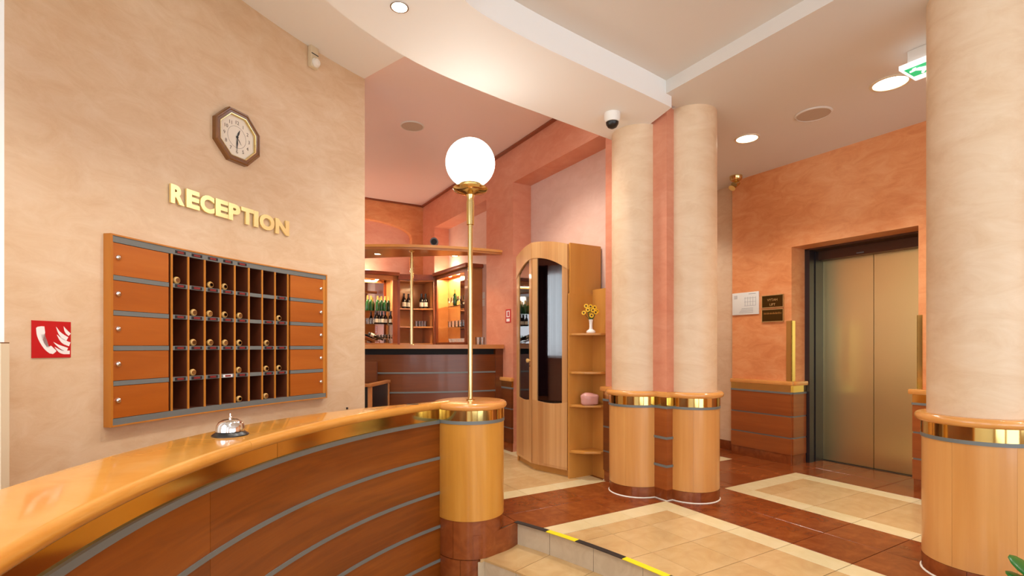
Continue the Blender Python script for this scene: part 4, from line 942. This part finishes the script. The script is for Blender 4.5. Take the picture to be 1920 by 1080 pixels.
# salt stone lamp
q = uv(2.80, 3.425, 0.640); b = nb(); bmesh.ops.create_icosphere(b, subdivisions=3, radius=1.0)
rnd = random.Random(11); ph = [rnd.uniform(0, 6) for _ in range(6)]
for v_ in b.verts:
    p_ = v_.co; k = 0.96 + 0.06 * math.sin(5 * p_.x + ph[0]) + 0.05 * math.sin(6 * p_.y + ph[1]) + 0.05 * math.sin(7 * p_.z + ph[2])
    sx = lambda t: math.copysign(abs(t) ** 0.6, t)
    v_.co = Vector((sx(p_.x) * 0.078 * k, sx(p_.y) * 0.062 * k, 0.052 + sx(p_.z) * 0.056 * k)); v_.co.z = max(v_.co.z, 0.0)
b.transform(Matrix.Translation(q)); obj('salt_stone', b, 'salt_pink', None, origin=q, label='block of pink salt stone on the corner shelf', cat='stone', smooth=60)

# ================================================================ BAR
KN = uv(2.83, 7.45); KC = (KN.x, KN.y)             # the bar curves round the room corner
BR = 2.50
dw = uv(2.83, 4.96) - KN; a_w = math.atan2(dw.y, dw.x); a_s = a_w - R(82)
bc = thing('bar_counter', 'curved bar counter with brown panels and light wood top', 'counter', pol(KC, BR, a_w - R(30), 0), 0)
def barc(r0, r1, z0, z1, mat, name, a0=None, a1=None, n=40, par=None):
    b = nb(); pbox(b, KC, r0, r1, a_w if a0 is None else a0, a_s if a1 is None else a1, z0, z1, n); return obj(name, b, mat, par or bc)
barc(BR - 0.42, BR + 0.03, 1.118, 1.162, 'bar_wood', 'bar_top', a0=a_w - 0.004)
barc(BR - 0.10, BR - 0.06, 1.055, 1.118, 'black_matte', 'recess_band')
bz = [1.055, 0.862, 0.655, 0.45, 0.25, 0.09]
for i in range(5):
    barc(BR - 0.05, BR - 0.02, bz[i + 1] + 0.008, bz[i] - (0.008 if i else 0), 'panel_dark', 'panel_board', a0=a_w - R(2.2))
    barc(BR - 0.05, BR - 0.014, bz[i + 1] - 0.008, bz[i + 1] + 0.008, 'strip_grey', 'grey_strip', a0=a_w - R(2.2))
barc(BR - 0.06, BR - 0.012, 0.0, 1.118, 'panel_dark', 'end_stile', a1=a_w - R(2.2), n=3)
barc(BR - 0.05, BR - 0.03, 0.0, 0.09, 'tile_brown', 'plinth')
barc(BR - 0.10, BR - 0.05, 0.05, 1.05, 'bar_wood', 'carcass')
# canopy above the bar
cn = thing('bar_canopy', 'crescent-shaped wooden canopy with spotlights hanging above the bar', 'canopy', pol(KC, BR, a_w - R(35), 2.17), 0)
a_t = a_w - R(0.5); a_e = a_w - R(84)
fr = lambda a: BR + 0.0
bk = lambda a: BR - 0.02 - 0.52 * math.sin(PI * (a_t - a) / (a_t - a_e)) ** 0.8
b = nb(); pbox(b, KC, bk, fr, a_t, a_e, 2.165, 2.19, 48); obj('canopy_board', b, 'bar_wood', cn)
b = nb(); pbox(b, KC, lambda a: fr(a) - 0.03, lambda a: fr(a) + 0.012, a_t, a_e, 2.188, 2.215, 48); obj('rim', b, 'beech_cap', cn)
for px, k in ((708, 0), (853, 1)):
    a, Y = oncirc(px, (KC[0], KC[1]), BR); 
    # nearest (front) side of the bar circle
    d = ((px - CX) / F, 1.0); A_ = d[0] ** 2 + 1; B_ = -2 * (d[0] * KC[0] + KC[1]); C_ = KC[0] ** 2 + KC[1] ** 2 - (BR - 0.28) ** 2; Y = (-B_ - math.sqrt(B_ * B_ - 4 * A_ * C_)) / (2 * A_)
    q = Vector((d[0] * Y, Y, 2.165)); c = (q.x, q.y)
    b = nb(); lathe(b, [(0.034, 2.168), (0.036, 2.160), (0.048, 2.160), (0.050, 2.168)], 28, c, 0, 1.9999 * PI); rg = obj('spot_trim', b, 'brass_pole', cn)
    b = nb(); lathe(b, [(0.0, 2.163), (0.034, 2.163), (0.034, 2.166), (0.0, 2.166)], 24, c); obj('spot_lens', b, 'glow_halogen', cn)
    light('SPOT', 'canopy_light', cn, (q.x, q.y, 2.15), 16, WARM, spot_size=R(125), spot_blend=0.7, shadow_soft_size=0.03)
d = ((772 - CX) / F, 1.0); A_ = d[0] ** 2 + 1; B_ = -2 * (d[0] * KC[0] + KC[1]); C_ = KC[0] ** 2 + KC[1] ** 2 - (BR - 0.10) ** 2; Y = (-B_ - math.sqrt(B_ * B_ - 4 * A_ * C_)) / (2 * A_)
b = nb(); lathe(b, [(0.022, 1.162), (0.017, 1.166), (0.017, 2.15), (0.03, 2.165)], 20, (d[0] * Y, Y)); obj('bar_pole', b, 'brass_pole', cn)
# little black security camera standing on the canopy
d = ((814 - CX) / F, 1.0); q = Vector((d[0] * 5.75, 5.75, 2.19))
w2 = thing('webcam', 'small round black camera with grey ring on top of the bar canopy', 'camera', q)
b = nb(); tube(b, [q, q + Vector((0, 0, 0.10))], 0.008, 10); obj('stand', b, 'metal_dark', w2)
cq = q + Vector((0, 0, 0.135)); b = nb(); tube(b, [cq + Vector((0, 0.03, 0)), cq + Vector((0, -0.012, 0))], 0.045, 20); obj('body', b, 'plate_grey', w2)
b = nb(); tube(b, [cq + Vector((0, -0.010, -0.003)), cq + Vector((0, -0.02, -0.003))], [0.035, 0.030], 20); obj('lens', b, 'black', w2)

# back-bar display units
def unit_shell(o, poly_outer, z0, z1): pass
UZ0, UZ1 = 1.10, 2.16
# right unit, standing in the second panel of the side wall
ru = thing('display_unit', 'lit display cabinet of glasses on the side wall of the bar', 'cabinet', uv(2.95, 6.4, 0), ROT)
U0, V0, V1 = 2.845, 5.90, 6.985
for nm, args, mt in (('side_panel', (U0 + 0.02, 3.055, V0, V0 + 0.025, 0, UZ1), 'bar_wood'), ('side_panel', (U0 + 0.02, 3.055, V1 - 0.025, V1, 0, UZ1), 'bar_wood'), ('back_panel', (3.035, 3.055, V0 + 0.025, V1 - 0.025, 0, UZ1), 'bar_wood'), ('base_panel', (U0 + 0.02, 3.035, V0 + 0.025, V1 - 0.025, 0, 1.20), 'bar_wood'), ('top_panel', (U0, 3.035, V0, V1, UZ1 - 0.02, UZ1), 'bar_wood')):
    b = nb(); ubox(b, *args); obj(nm, b, mt, ru)
b = nb(); ubox(b, U0 - 0.05, 3.055, V0 - 0.035, V1, UZ1, UZ1 + 0.05, 0.01); obj('cornice', b, 'mahogany', ru)
for args in ((U0, U0 + 0.02, V0, V0 + 0.10, 0, UZ1), (U0, U0 + 0.02, V1 - 0.06, V1, 0, UZ1), (U0, U0 + 0.02, V0, V1, 1.17, 1.20), (U0, U0 + 0.02, V0, V1, UZ1 - 0.05, UZ1)):
    b = nb(); ubox(b, *args); obj('front_frame', b, 'mahogany', ru)
b = nb(); ubox(b, 3.028, 3.034, V0 + 0.25, V0 + 0.62, 1.2, UZ1 - 0.02); obj('mirror_panel', b, 'mirror', ru)
for z in (1.70, 1.41):
    b = nb(); ubox(b, U0 + 0.025, 3.03, V0 + 0.03, V1 - 0.03, z - 0.008, z); obj('glass_shelf', b, 'glass_clear', ru)
for k in range(3):
    q = uv(2.93, V0 + 0.22 + 0.27 * k, UZ1 - 0.021); b = nb(); lathe(b, [(0.0, q.z - 0.012), (0.022, q.z - 0.012), (0.03, q.z), (0.0, q.z)], 20, (q.x, q.y)); obj('lamp_lens', b, 'glow_halogen', ru)
light('AREA', 'cabinet_light', ru, uv(2.93, 6.45, UZ1 - 0.04), 26, (1.0, 0.74, 0.40), shape='RECTANGLE', size=0.12, size_y=0.9).rotation_euler = (0, 0, 0)
# left unit on the back wall
lu = thing('display_unit', 'mirrored display cabinet of bottles on the back wall of the bar', 'cabinet', uv(1.6, 7.3, 0), ROT)
uL1 = onv(745, 7.20)[0]; uL0 = 0.9
for nm, args, mt in (('side_panel', (uL0, uL0 + 0.025, 7.21, 7.44, 0, UZ1), 'bar_wood'), ('side_panel', (uL1 - 0.03, uL1, 7.21, 7.44, 0, UZ1), 'bar_wood'), ('mirror_panel', (uL0, uL1, 7.42, 7.445, 0, UZ1), 'mirror'), ('base_panel', (uL0, uL1, 7.21, 7.42, 0, 1.19), 'bar_wood'), ('top_panel', (uL0, uL1, 7.20, 7.44, UZ1 - 0.02, UZ1), 'bar_wood')):
    b = nb(); ubox(b, *args); obj(nm, b, mt, lu)
b = nb(); ubox(b, uL0, uL1 + 0.02, 7.14, 7.44, UZ1, UZ1 + 0.05, 0.01); obj('cornice', b, 'mahogany', lu)
for args in ((uL1 - 0.07, uL1, 7.19, 7.21, 0, UZ1), (uL0, uL1, 7.19, 7.21, 1.16, 1.19), (uL0, uL1, 7.19, 7.21, UZ1 - 0.06, UZ1)):
    b = nb(); ubox(b, *args); obj('front_frame', b, 'mahogany' if args[0] > 1.5 and args[1] - args[0] < 0.1 else 'bar_wood', lu)
LZ = (1.655, 1.462)
for z in LZ: b = nb(); ubox(b, uL0 + 0.03, uL1 - 0.04, 7.22, 7.41, z - 0.008, z); obj('glass_shelf', b, 'glass_clear', lu)
for k in range(3):
    q = uv(uL1 - 0.2 - 0.25 * k, 7.3, UZ1 - 0.021); b = nb(); lathe(b, [(0.0, q.z - 0.012), (0.02, q.z - 0.012), (0.028, q.z), (0.0, q.z)], 20, (q.x, q.y)); obj('lamp_lens', b, 'glow_halogen', lu)
light('AREA', 'cabinet_light', lu, uv(1.75, 7.26, UZ1 - 0.04), 36, (1.0, 0.78, 0.50), shape='RECTANGLE', size=0.8, size_y=0.1)
# corner unit
co = thing('corner_display', 'corner shelf cabinet of bottles between the two lit bar cabinets', 'cabinet', uv(2.6, 7.3, 0), ROT)
pA, pB = (uL1 + 0.005, 7.20), (U0, V1 + 0.005)
for i, z in enumerate((1.19, 1.435, 1.70, UZ1 - 0.05)):
    b = nb(); prism(b, [uv(*pA), uv(pA[0] + (pB[0] - pA[0]) * 0.5 - 0.0, pA[1] + (pB[1] - pA[1]) * 0.5 + 0.05), uv(*pB), uv(2.83, 7.44), uv(pA[0], 7.44)], z - 0.018, z); obj('shelf', b, 'bar_wood', co)
b = nb(); prism(b, [uv(pA[0], pA[1]), uv(pA[0] + 0.03, pA[1] - 0.01), uv(pA[0] + 0.03, pA[1] + 0.04), uv(pA[0], pA[1] + 0.04)], 0, UZ1); obj('stile', b, 'mahogany', co)
b = nb(); prism(b, [uv(pB[0], pB[1]), uv(pB[0] - 0.03, pB[1]), uv(pB[0] - 0.03, pB[1] + 0.05), uv(pB[0], pB[1] + 0.05)], 0, UZ1); obj('stile', b, 'mahogany', co)
b = nb(); prism(b, [uv(pA[0], pA[1] - 0.03), uv(pB[0] - 0.03, pB[1]), uv(2.83, 7.44), uv(pA[0], 7.44)], UZ1 - 0.05, UZ1 + 0.03); obj('cornice', b, 'mahogany', co)
b = nb(); ubox(b, pA[0], 2.83, 7.43, 7.445, 0, UZ1 - 0.05); obj('back_panel', b, 'bar_wood', co)
b = nb(); ubox(b, 2.815, 2.828, 7.0, 7.43, 0, UZ1 - 0.05); obj('back_panel', b, 'bar_wood', co)

# uplighters on the cabinet tops
for o, p_ in ((ru, uv(2.93, 6.75, UZ1 + 0.07)), (lu, uv(1.95, 7.33, UZ1 + 0.07)), (lu, uv(1.3, 7.33, UZ1 + 0.07))):
    b = nb(); lathe(b, [(0.0, p_.z - 0.02), (0.03, p_.z - 0.02), (0.036, p_.z), (0.028, p_.z + 0.002), (0.0, p_.z + 0.002)], 20, (p_.x, p_.y)); obj('uplighter', b, 'glow_halogen', o)
    light('POINT', 'uplight', o, p_ + Vector((0, 0, 0.03)), 7, WARM, shadow_soft_size=0.03)
# bottles and glasses
def bottle_proto(name, h, r, glass, foil, label):
    o = thing(name, '', 'bottle', (0, 0, 0))
    b = nb(); lathe(b, [(0.0, 0.0), (r * 0.9, 0.0), (r, 0.006), (r, h * 0.55), (r * 0.85, h * 0.64), (r * 0.42, h * 0.76), (r * 0.36, h * 0.97), (0.0, h * 0.97)], 20); obj('body', b, glass, o, local=True)
    b = nb(); lathe(b, [(r * 0.46, h * 0.74), (r * 0.42, h * 0.90), (r * 0.46, h * 0.94), (r * 0.46, h), (0.0, h)], 20); obj('foil', b, foil, o, local=True)
    b = nb(); lathe(b, [(r * 1.01, h * 0.14), (r * 1.015, h * 0.145), (r * 1.015, h * 0.42), (r * 1.01, h * 0.425)], 20, (0, 0), R(-200), R(20)); obj('label', b, label, o, local=True); return o
def place(proto, used, loc, label, group, rz=0.0):
    o = proto if not used else copy_tree(proto); o.location = loc; o.rotation_euler = (0, 0, rz); o['label'] = label; o['group'] = group; used.append(1); return o
champ = bottle_proto('champagne_bottle', 0.215, 0.027, 'bottle_green', 'foil_gold', 'bottle_green'); uc = []
wine = bottle_proto('wine_bottle', 0.185, 0.026, 'bottle_dark', 'bottle_dark', 'label_white'); uw = []
nth = ['first', 'second', 'third', 'fourth', 'fifth', 'sixth']
for k, px in enumerate((689.5, 695.5, 708, 715, 722, 728.5)):
    place(champ, uc, uv(onv(px, 7.29 + 0.03 * (k % 2))[0], 7.29 + 0.03 * (k % 2), LZ[0]), 'green champagne bottle with gold foil on the upper bar shelf, %s from the left' % nth[k], 'champagne bottles on the upper shelf')
for k, px in enumerate((705, 711, 717, 723, 732.5)):
    place(wine, uw, uv(onv(px, 7.29 + 0.03 * (k % 2))[0], 7.29 + 0.03 * (k % 2), LZ[1]), 'dark wine bottle with white label on the lower bar shelf, %s from the left' % nth[k], 'wine bottles on the lower shelf')
spir = bottle_proto('spirit_bottle', 0.225, 0.033, 'bottle_dark', 'bottle_dark', 'label_white'); us = []
for k, (px, v) in enumerate(((757.5, 7.29), (766, 7.31), (790.5, 7.20), (798, 7.16))):
    place(spir, us, uv(onv(px, v)[0], v, 1.70), 'dark bottle on the upper corner shelf of the bar, %s from the left' % nth[k], 'bottles on the corner shelf')
o = place(champ, uc, uv(onv(853, 6.35)[0], 6.35, 1.70), 'single green bottle on the top glass shelf of the side cabinet', 'bottles in the side cabinet')
# bottles lying in a wine rack
rk = thing('bottle_rack', 'small sloping rack with dark bottles beside the wine glasses', 'rack', uv(onv(695, 7.25)[0], 7.25, 1.19), ROT)
b = nb(); tube(b, [(-0.12, -0.03, 0.11), (0.12, -0.03, 0.02)], 0.005, 8); tube(b, [(-0.12, 0.05, 0.11), (0.12, 0.05, 0.02)], 0.005, 8); tube(b, [(-0.12, -0.03, 0.0), (-0.12, -0.03, 0.12)], 0.005, 8); tube(b, [(0.12, -0.03, 0.0), (0.12, -0.03, 0.03)], 0.005, 8); tube(b, [(-0.12, 0.05, 0.0), (-0.12, 0.05, 0.12)], 0.005, 8); obj('rails', b, 'mahogany', rk, local=True)
for k in range(2):
    o = copy_tree(wine); uw.append(1); o.location = uv(onv(690 + 7 * k, 7.25)[0], 7.25 + 0.06 * k - 0.03, 1.19 + 0.135 - 0.02 * k); o.rotation_euler = (0, R(112), ROT); o['label'] = 'dark bottle lying in the sloping rack, ' + ('left' if k == 0 else 'right'); o['group'] = 'bottles in the rack'
def glass_proto(name, stem):
    o = thing(name, '', 'glass', (0, 0, 0)); b = nb()
    if stem: lathe(b, [(0.0, 0.0), (0.026, 0.0), (0.024, 0.003), (0.004, 0.006), (0.004, 0.055), (0.02, 0.068), (0.028, 0.085), (0.026, 0.125), (0.024, 0.125), (0.026, 0.086), (0.0, 0.062)], 18)
    else: lathe(b, [(0.0, 0.0), (0.024, 0.0), (0.028, 0.085), (0.026, 0.085), (0.022, 0.005), (0.0, 0.005)], 18)
    obj('bowl', b, 'glass_clear', o, local=True); return o
wg = glass_proto('wine_glass', True); uwg = []; tg = glass_proto('tumbler', False); utg = []
for k, px in enumerate((712, 717.5, 722, 728, 733)):
    place(wg, uwg, uv(onv(px, 7.27)[0], 7.27, 1.19), 'stemmed wine glass on the cabinet floor beside the bottle rack, %s from the left' % nth[k], 'wine glasses beside the rack')
for k, px in enumerate((690, 695, 700)):
    place(tg, utg, uv(onv(px, 7.28)[0], 7.28, LZ[1]), 'small glass left of the wine bottles, %s from the left' % nth[k], 'glasses left of the wine bottles')
for k, px in enumerate((781, 787, 792, 797)):
    v = 7.24 - 0.02 * k; place(tg, utg, uv(onv(px, v)[0], v, 1.435), 'clear tumbler on the lower corner shelf, %s from the left' % nth[k], 'tumblers on the corner shelf')
for k in range(6):
    place(tg, utg, uv(2.92, V0 + 0.16 + 0.115 * k, 1.41), 'clear tumbler on the lower glass shelf of the side cabinet, %s from the right' % nth[k], 'tumblers in the side cabinet')
for k in range(5):
    place(wg, uwg, uv(2.92, V0 + 0.14 + (0.10 if k < 1 else 0.16) + 0.11 * k, 1.70), 'stemmed glass on the top glass shelf of the side cabinet, %s from the right' % nth[k], 'stemmed glasses in the side cabinet')
cup = thing('cup', '', 'cup', (0, 0, 0)); b = nb(); lathe(b, [(0.0, 0.0), (0.026, 0.0), (0.040, 0.04), (0.042, 0.05), (0.039, 0.05), (0.024, 0.006), (0.0, 0.006)], 20); obj('bowl', b, 'porcelain', cup, local=True)
b = nb(); tube(b, [(0.036, 0, 0.04), (0.055, 0, 0.038), (0.055, 0, 0.02), (0.032, 0, 0.014)], 0.004, 8); obj('handle', b, 'porcelain', cup, local=True); ucp = []
for k in range(6): place(cup, ucp, uv(2.91, V0 + 0.16 + 0.10 * k, 1.20), 'white coffee cup on the floor of the side cabinet, %s from the right' % nth[k], 'coffee cups in the side cabinet')
# glasses at the right end of the bar
for k, px in enumerate((896, 904)):
    q = Vector(((px - CX) * 5.75 / F, 5.75, 1.162)); place(tg, utg, q, 'small glass at the right end of the bar top, ' + ('left one' if k == 0 else 'right one'), 'glasses on the bar end')
# fire extinguisher sign and papers
v1, Ya = onu(948.5, 2.83); v0, Yb = onu(958, 2.83); ym = (Ya + Yb) / 2; z1, z0 = hz(580, ym), hz(605, ym)
o = thing('extinguisher_sign', 'narrow red and white safety sign on the red pilaster', 'sign', uv(2.83, (v0 + v1) / 2, z0), ROT)
b = nb(); ubox(b, 2.826, 2.829, v0, v1, z0, z1); obj('plate', b, 'sign_red', o)
b = nb(); ubox(b, 2.825, 2.826, v0 + 0.02, v1 - 0.02, z0 + 0.06, z1 - 0.015); obj('white_field', b, 'sign_white', o)
b = nb(); ubox(b, 2.824, 2.825, v0 + 0.035, v1 - 0.045, z0 + 0.07, z1 - 0.025); obj('symbol', b, 'sign_red', o)
b = nb(); ubox(b, 2.825, 2.826, v0 + 0.02, v1 - 0.02, z0 + 0.012, z0 + 0.045); obj('flame_field', b, 'sign_white', o)
for k, (y0, y1) in enumerate(((548, 560), (562, 574))):
    v1, Ya = onu(903.5, 3.06); v0, Yb = onu(909, 3.06); ym = (Ya + Yb) / 2
    b = nb(); ubox(b, 3.056, 3.059, v0, v1, hz(y1, ym), hz(y0, ym)); obj('notice', b, 'paper', None, origin=uv(3.058, (v0 + v1) / 2, hz(y1, ym)), rz=ROT, label='small paper notice on the pale panel by the bar cabinet, ' + ('upper' if k == 0 else 'lower') + ' one', cat='paper', group='notices by the bar')
# chair in front of the bar, half hidden by the reception wall
chp = Vector(((692 - CX) * 5.0 / F, 5.0, 0)); rzc = R(-4)
cr = thing('armchair', 'wooden framed armchair with black upholstery beside the bar', 'chair', chp, rzc)
def chpart(name, args, mat, bev=0.004): b = nb(); box(b, *args, bev); obj(name, b, mat, cr, local=True)
chpart('backrest', (-0.50, -0.012, 0.25, 0.29, 0.30, 0.985), 'panel_dark')
for x in (-0.52, 0.075):
    for y in (-0.25, 0.27): chpart('leg', (x, x + 0.035, y, y + 0.035, 0, 0.785), 'bar_wood')
    chpart('armrest', (x - 0.005, x + 0.04, -0.27, 0.32, 0.765, 0.795), 'bar_wood')
    chpart('side_panel', (x + 0.008, x + 0.027, -0.215, 0.27, 0.28, 0.765), 'black')
chpart('seat', (-0.485, 0.075, -0.25, 0.27, 0.30, 0.45), 'black', 0.02)
chpart('front_rail', (-0.485, 0.075, -0.25, -0.22, 0.24, 0.30), 'bar_wood'); chpart('rear_panel', (-0.485, 0.075, 0.265, 0.285, 0.30, 0.76), 'black')
chpart('rear_rail', (-0.485, 0.11, -0.26, -0.235, 0.765, 0.795), 'bar_wood'); chpart('front_panel', (-0.485, 0.075, -0.245, -0.225, 0.30, 0.765), 'black')

# window of the bar with curtains (seen mirrored in the cupboard door)
def curtain(name, u, v0, v1, z0, z1, mat, label, waves):
    b = nb(); n = waves * 8; col_ = []
    for i in range(n + 1):
        v = v0 + (v1 - v0) * i / n; d = 0.03 * math.sin(2 * PI * waves * i / n); col_.append((b.verts.new(uv(u + d, v, z0)), b.verts.new(uv(u + d, v, z1))))
    for i in range(n): b.faces.new((col_[i][0], col_[i + 1][0], col_[i + 1][1], col_[i][1]))
    obj(name, b, mat, None, origin=uv(u, (v0 + v1) / 2, z0), rz=ROT, label=label, cat='curtain', smooth=80)
curtain('sheer_curtain', -3.12, 4.1, 6.1, 0.9, 2.85, 'sheer', 'white sheer curtain over the bar window', 14)
curtain('drape', -3.05, 6.08, 6.75, 0.1, 2.85, 'drape_purple', 'dark purple drape beside the bar window', 5)

# plant at the right edge
q = Vector((2.06, 1.88, 0.0)); pp = thing('potted_plant', 'round green leaves of a potted plant at the lower right edge', 'plant', q)
b = nb(); lathe(b, [(0.0, 0.0), (0.09, 0.0), (0.12, 0.18), (0.125, 0.19), (0.11, 0.19), (0.10, 0.17), (0.0, 0.17)], 28, (q.x, q.y)); obj('pot', b, 'pot_clay', pp)
b = nb(); lathe(b, [(0.0, 0.168), (0.104, 0.168), (0.104, 0.176), (0.0, 0.178)], 24, (q.x, q.y)); obj('soil', b, 'soil', pp)
rnd = random.Random(9)
for k in range(14):
    a = 2 * PI * k / 14 + rnd.uniform(-.2, .2); el = rnd.uniform(0.15, 1.2); d = Vector((math.cos(a) * math.cos(el), math.sin(a) * math.cos(el), math.sin(el))); ln = rnd.uniform(0.10, 0.15)
    base_ = q + Vector((0, 0, 0.17)); tip = base_ + d * ln; b = nb(); tube(b, [base_, tip], 0.004, 6); s_ = obj('stem', b, 'stem_green', pp)
    x_ = d.cross(Vector((0, 0, 1))).normalized(); b = nb(); bmesh.ops.create_uvsphere(b, u_segments=12, v_segments=8, radius=1.0)
    y_ = x_.cross(d).normalized(); b.transform(mat4(tip + d * 0.03, x_ * 0.045, d * 0.06, y_ * 0.008)); x = obj('leaf', b, 'leaf_green', pp); x.parent = s_

# daylight portals in the window openings (guide the sky light in)
def portal(c, nrm, sx, sy):
    l = bpy.data.lights.new('window_portal', 'AREA'); l.shape = 'RECTANGLE'; l.size = sx; l.size_y = sy; l.cycles.is_portal = True
    o = bpy.data.objects.new('window_portal', l); COL.objects.link(o); o.location = c; o.rotation_euler = Vector(nrm).to_track_quat('-Z', 'Z').to_euler()
nu, nv = uv(1, 0), uv(0, 1)
portal(uv(-1.38, -1.4, 1.55), nu, 1.6, 2.3); portal(uv(-1.38, 1.05, 1.55), nu, 1.7, 2.3)
portal(uv(0.05, -3.28, 1.3), nv, 1.9, 2.6); portal(uv(2.25, -3.28, 1.15), nv, 1.9, 2.9); portal(uv(4.05, -3.28, 1.45), nv, 1.1, 2.3)
portal(uv(-3.3, 5.25, 1.82), nu, 2.1, 1.75)
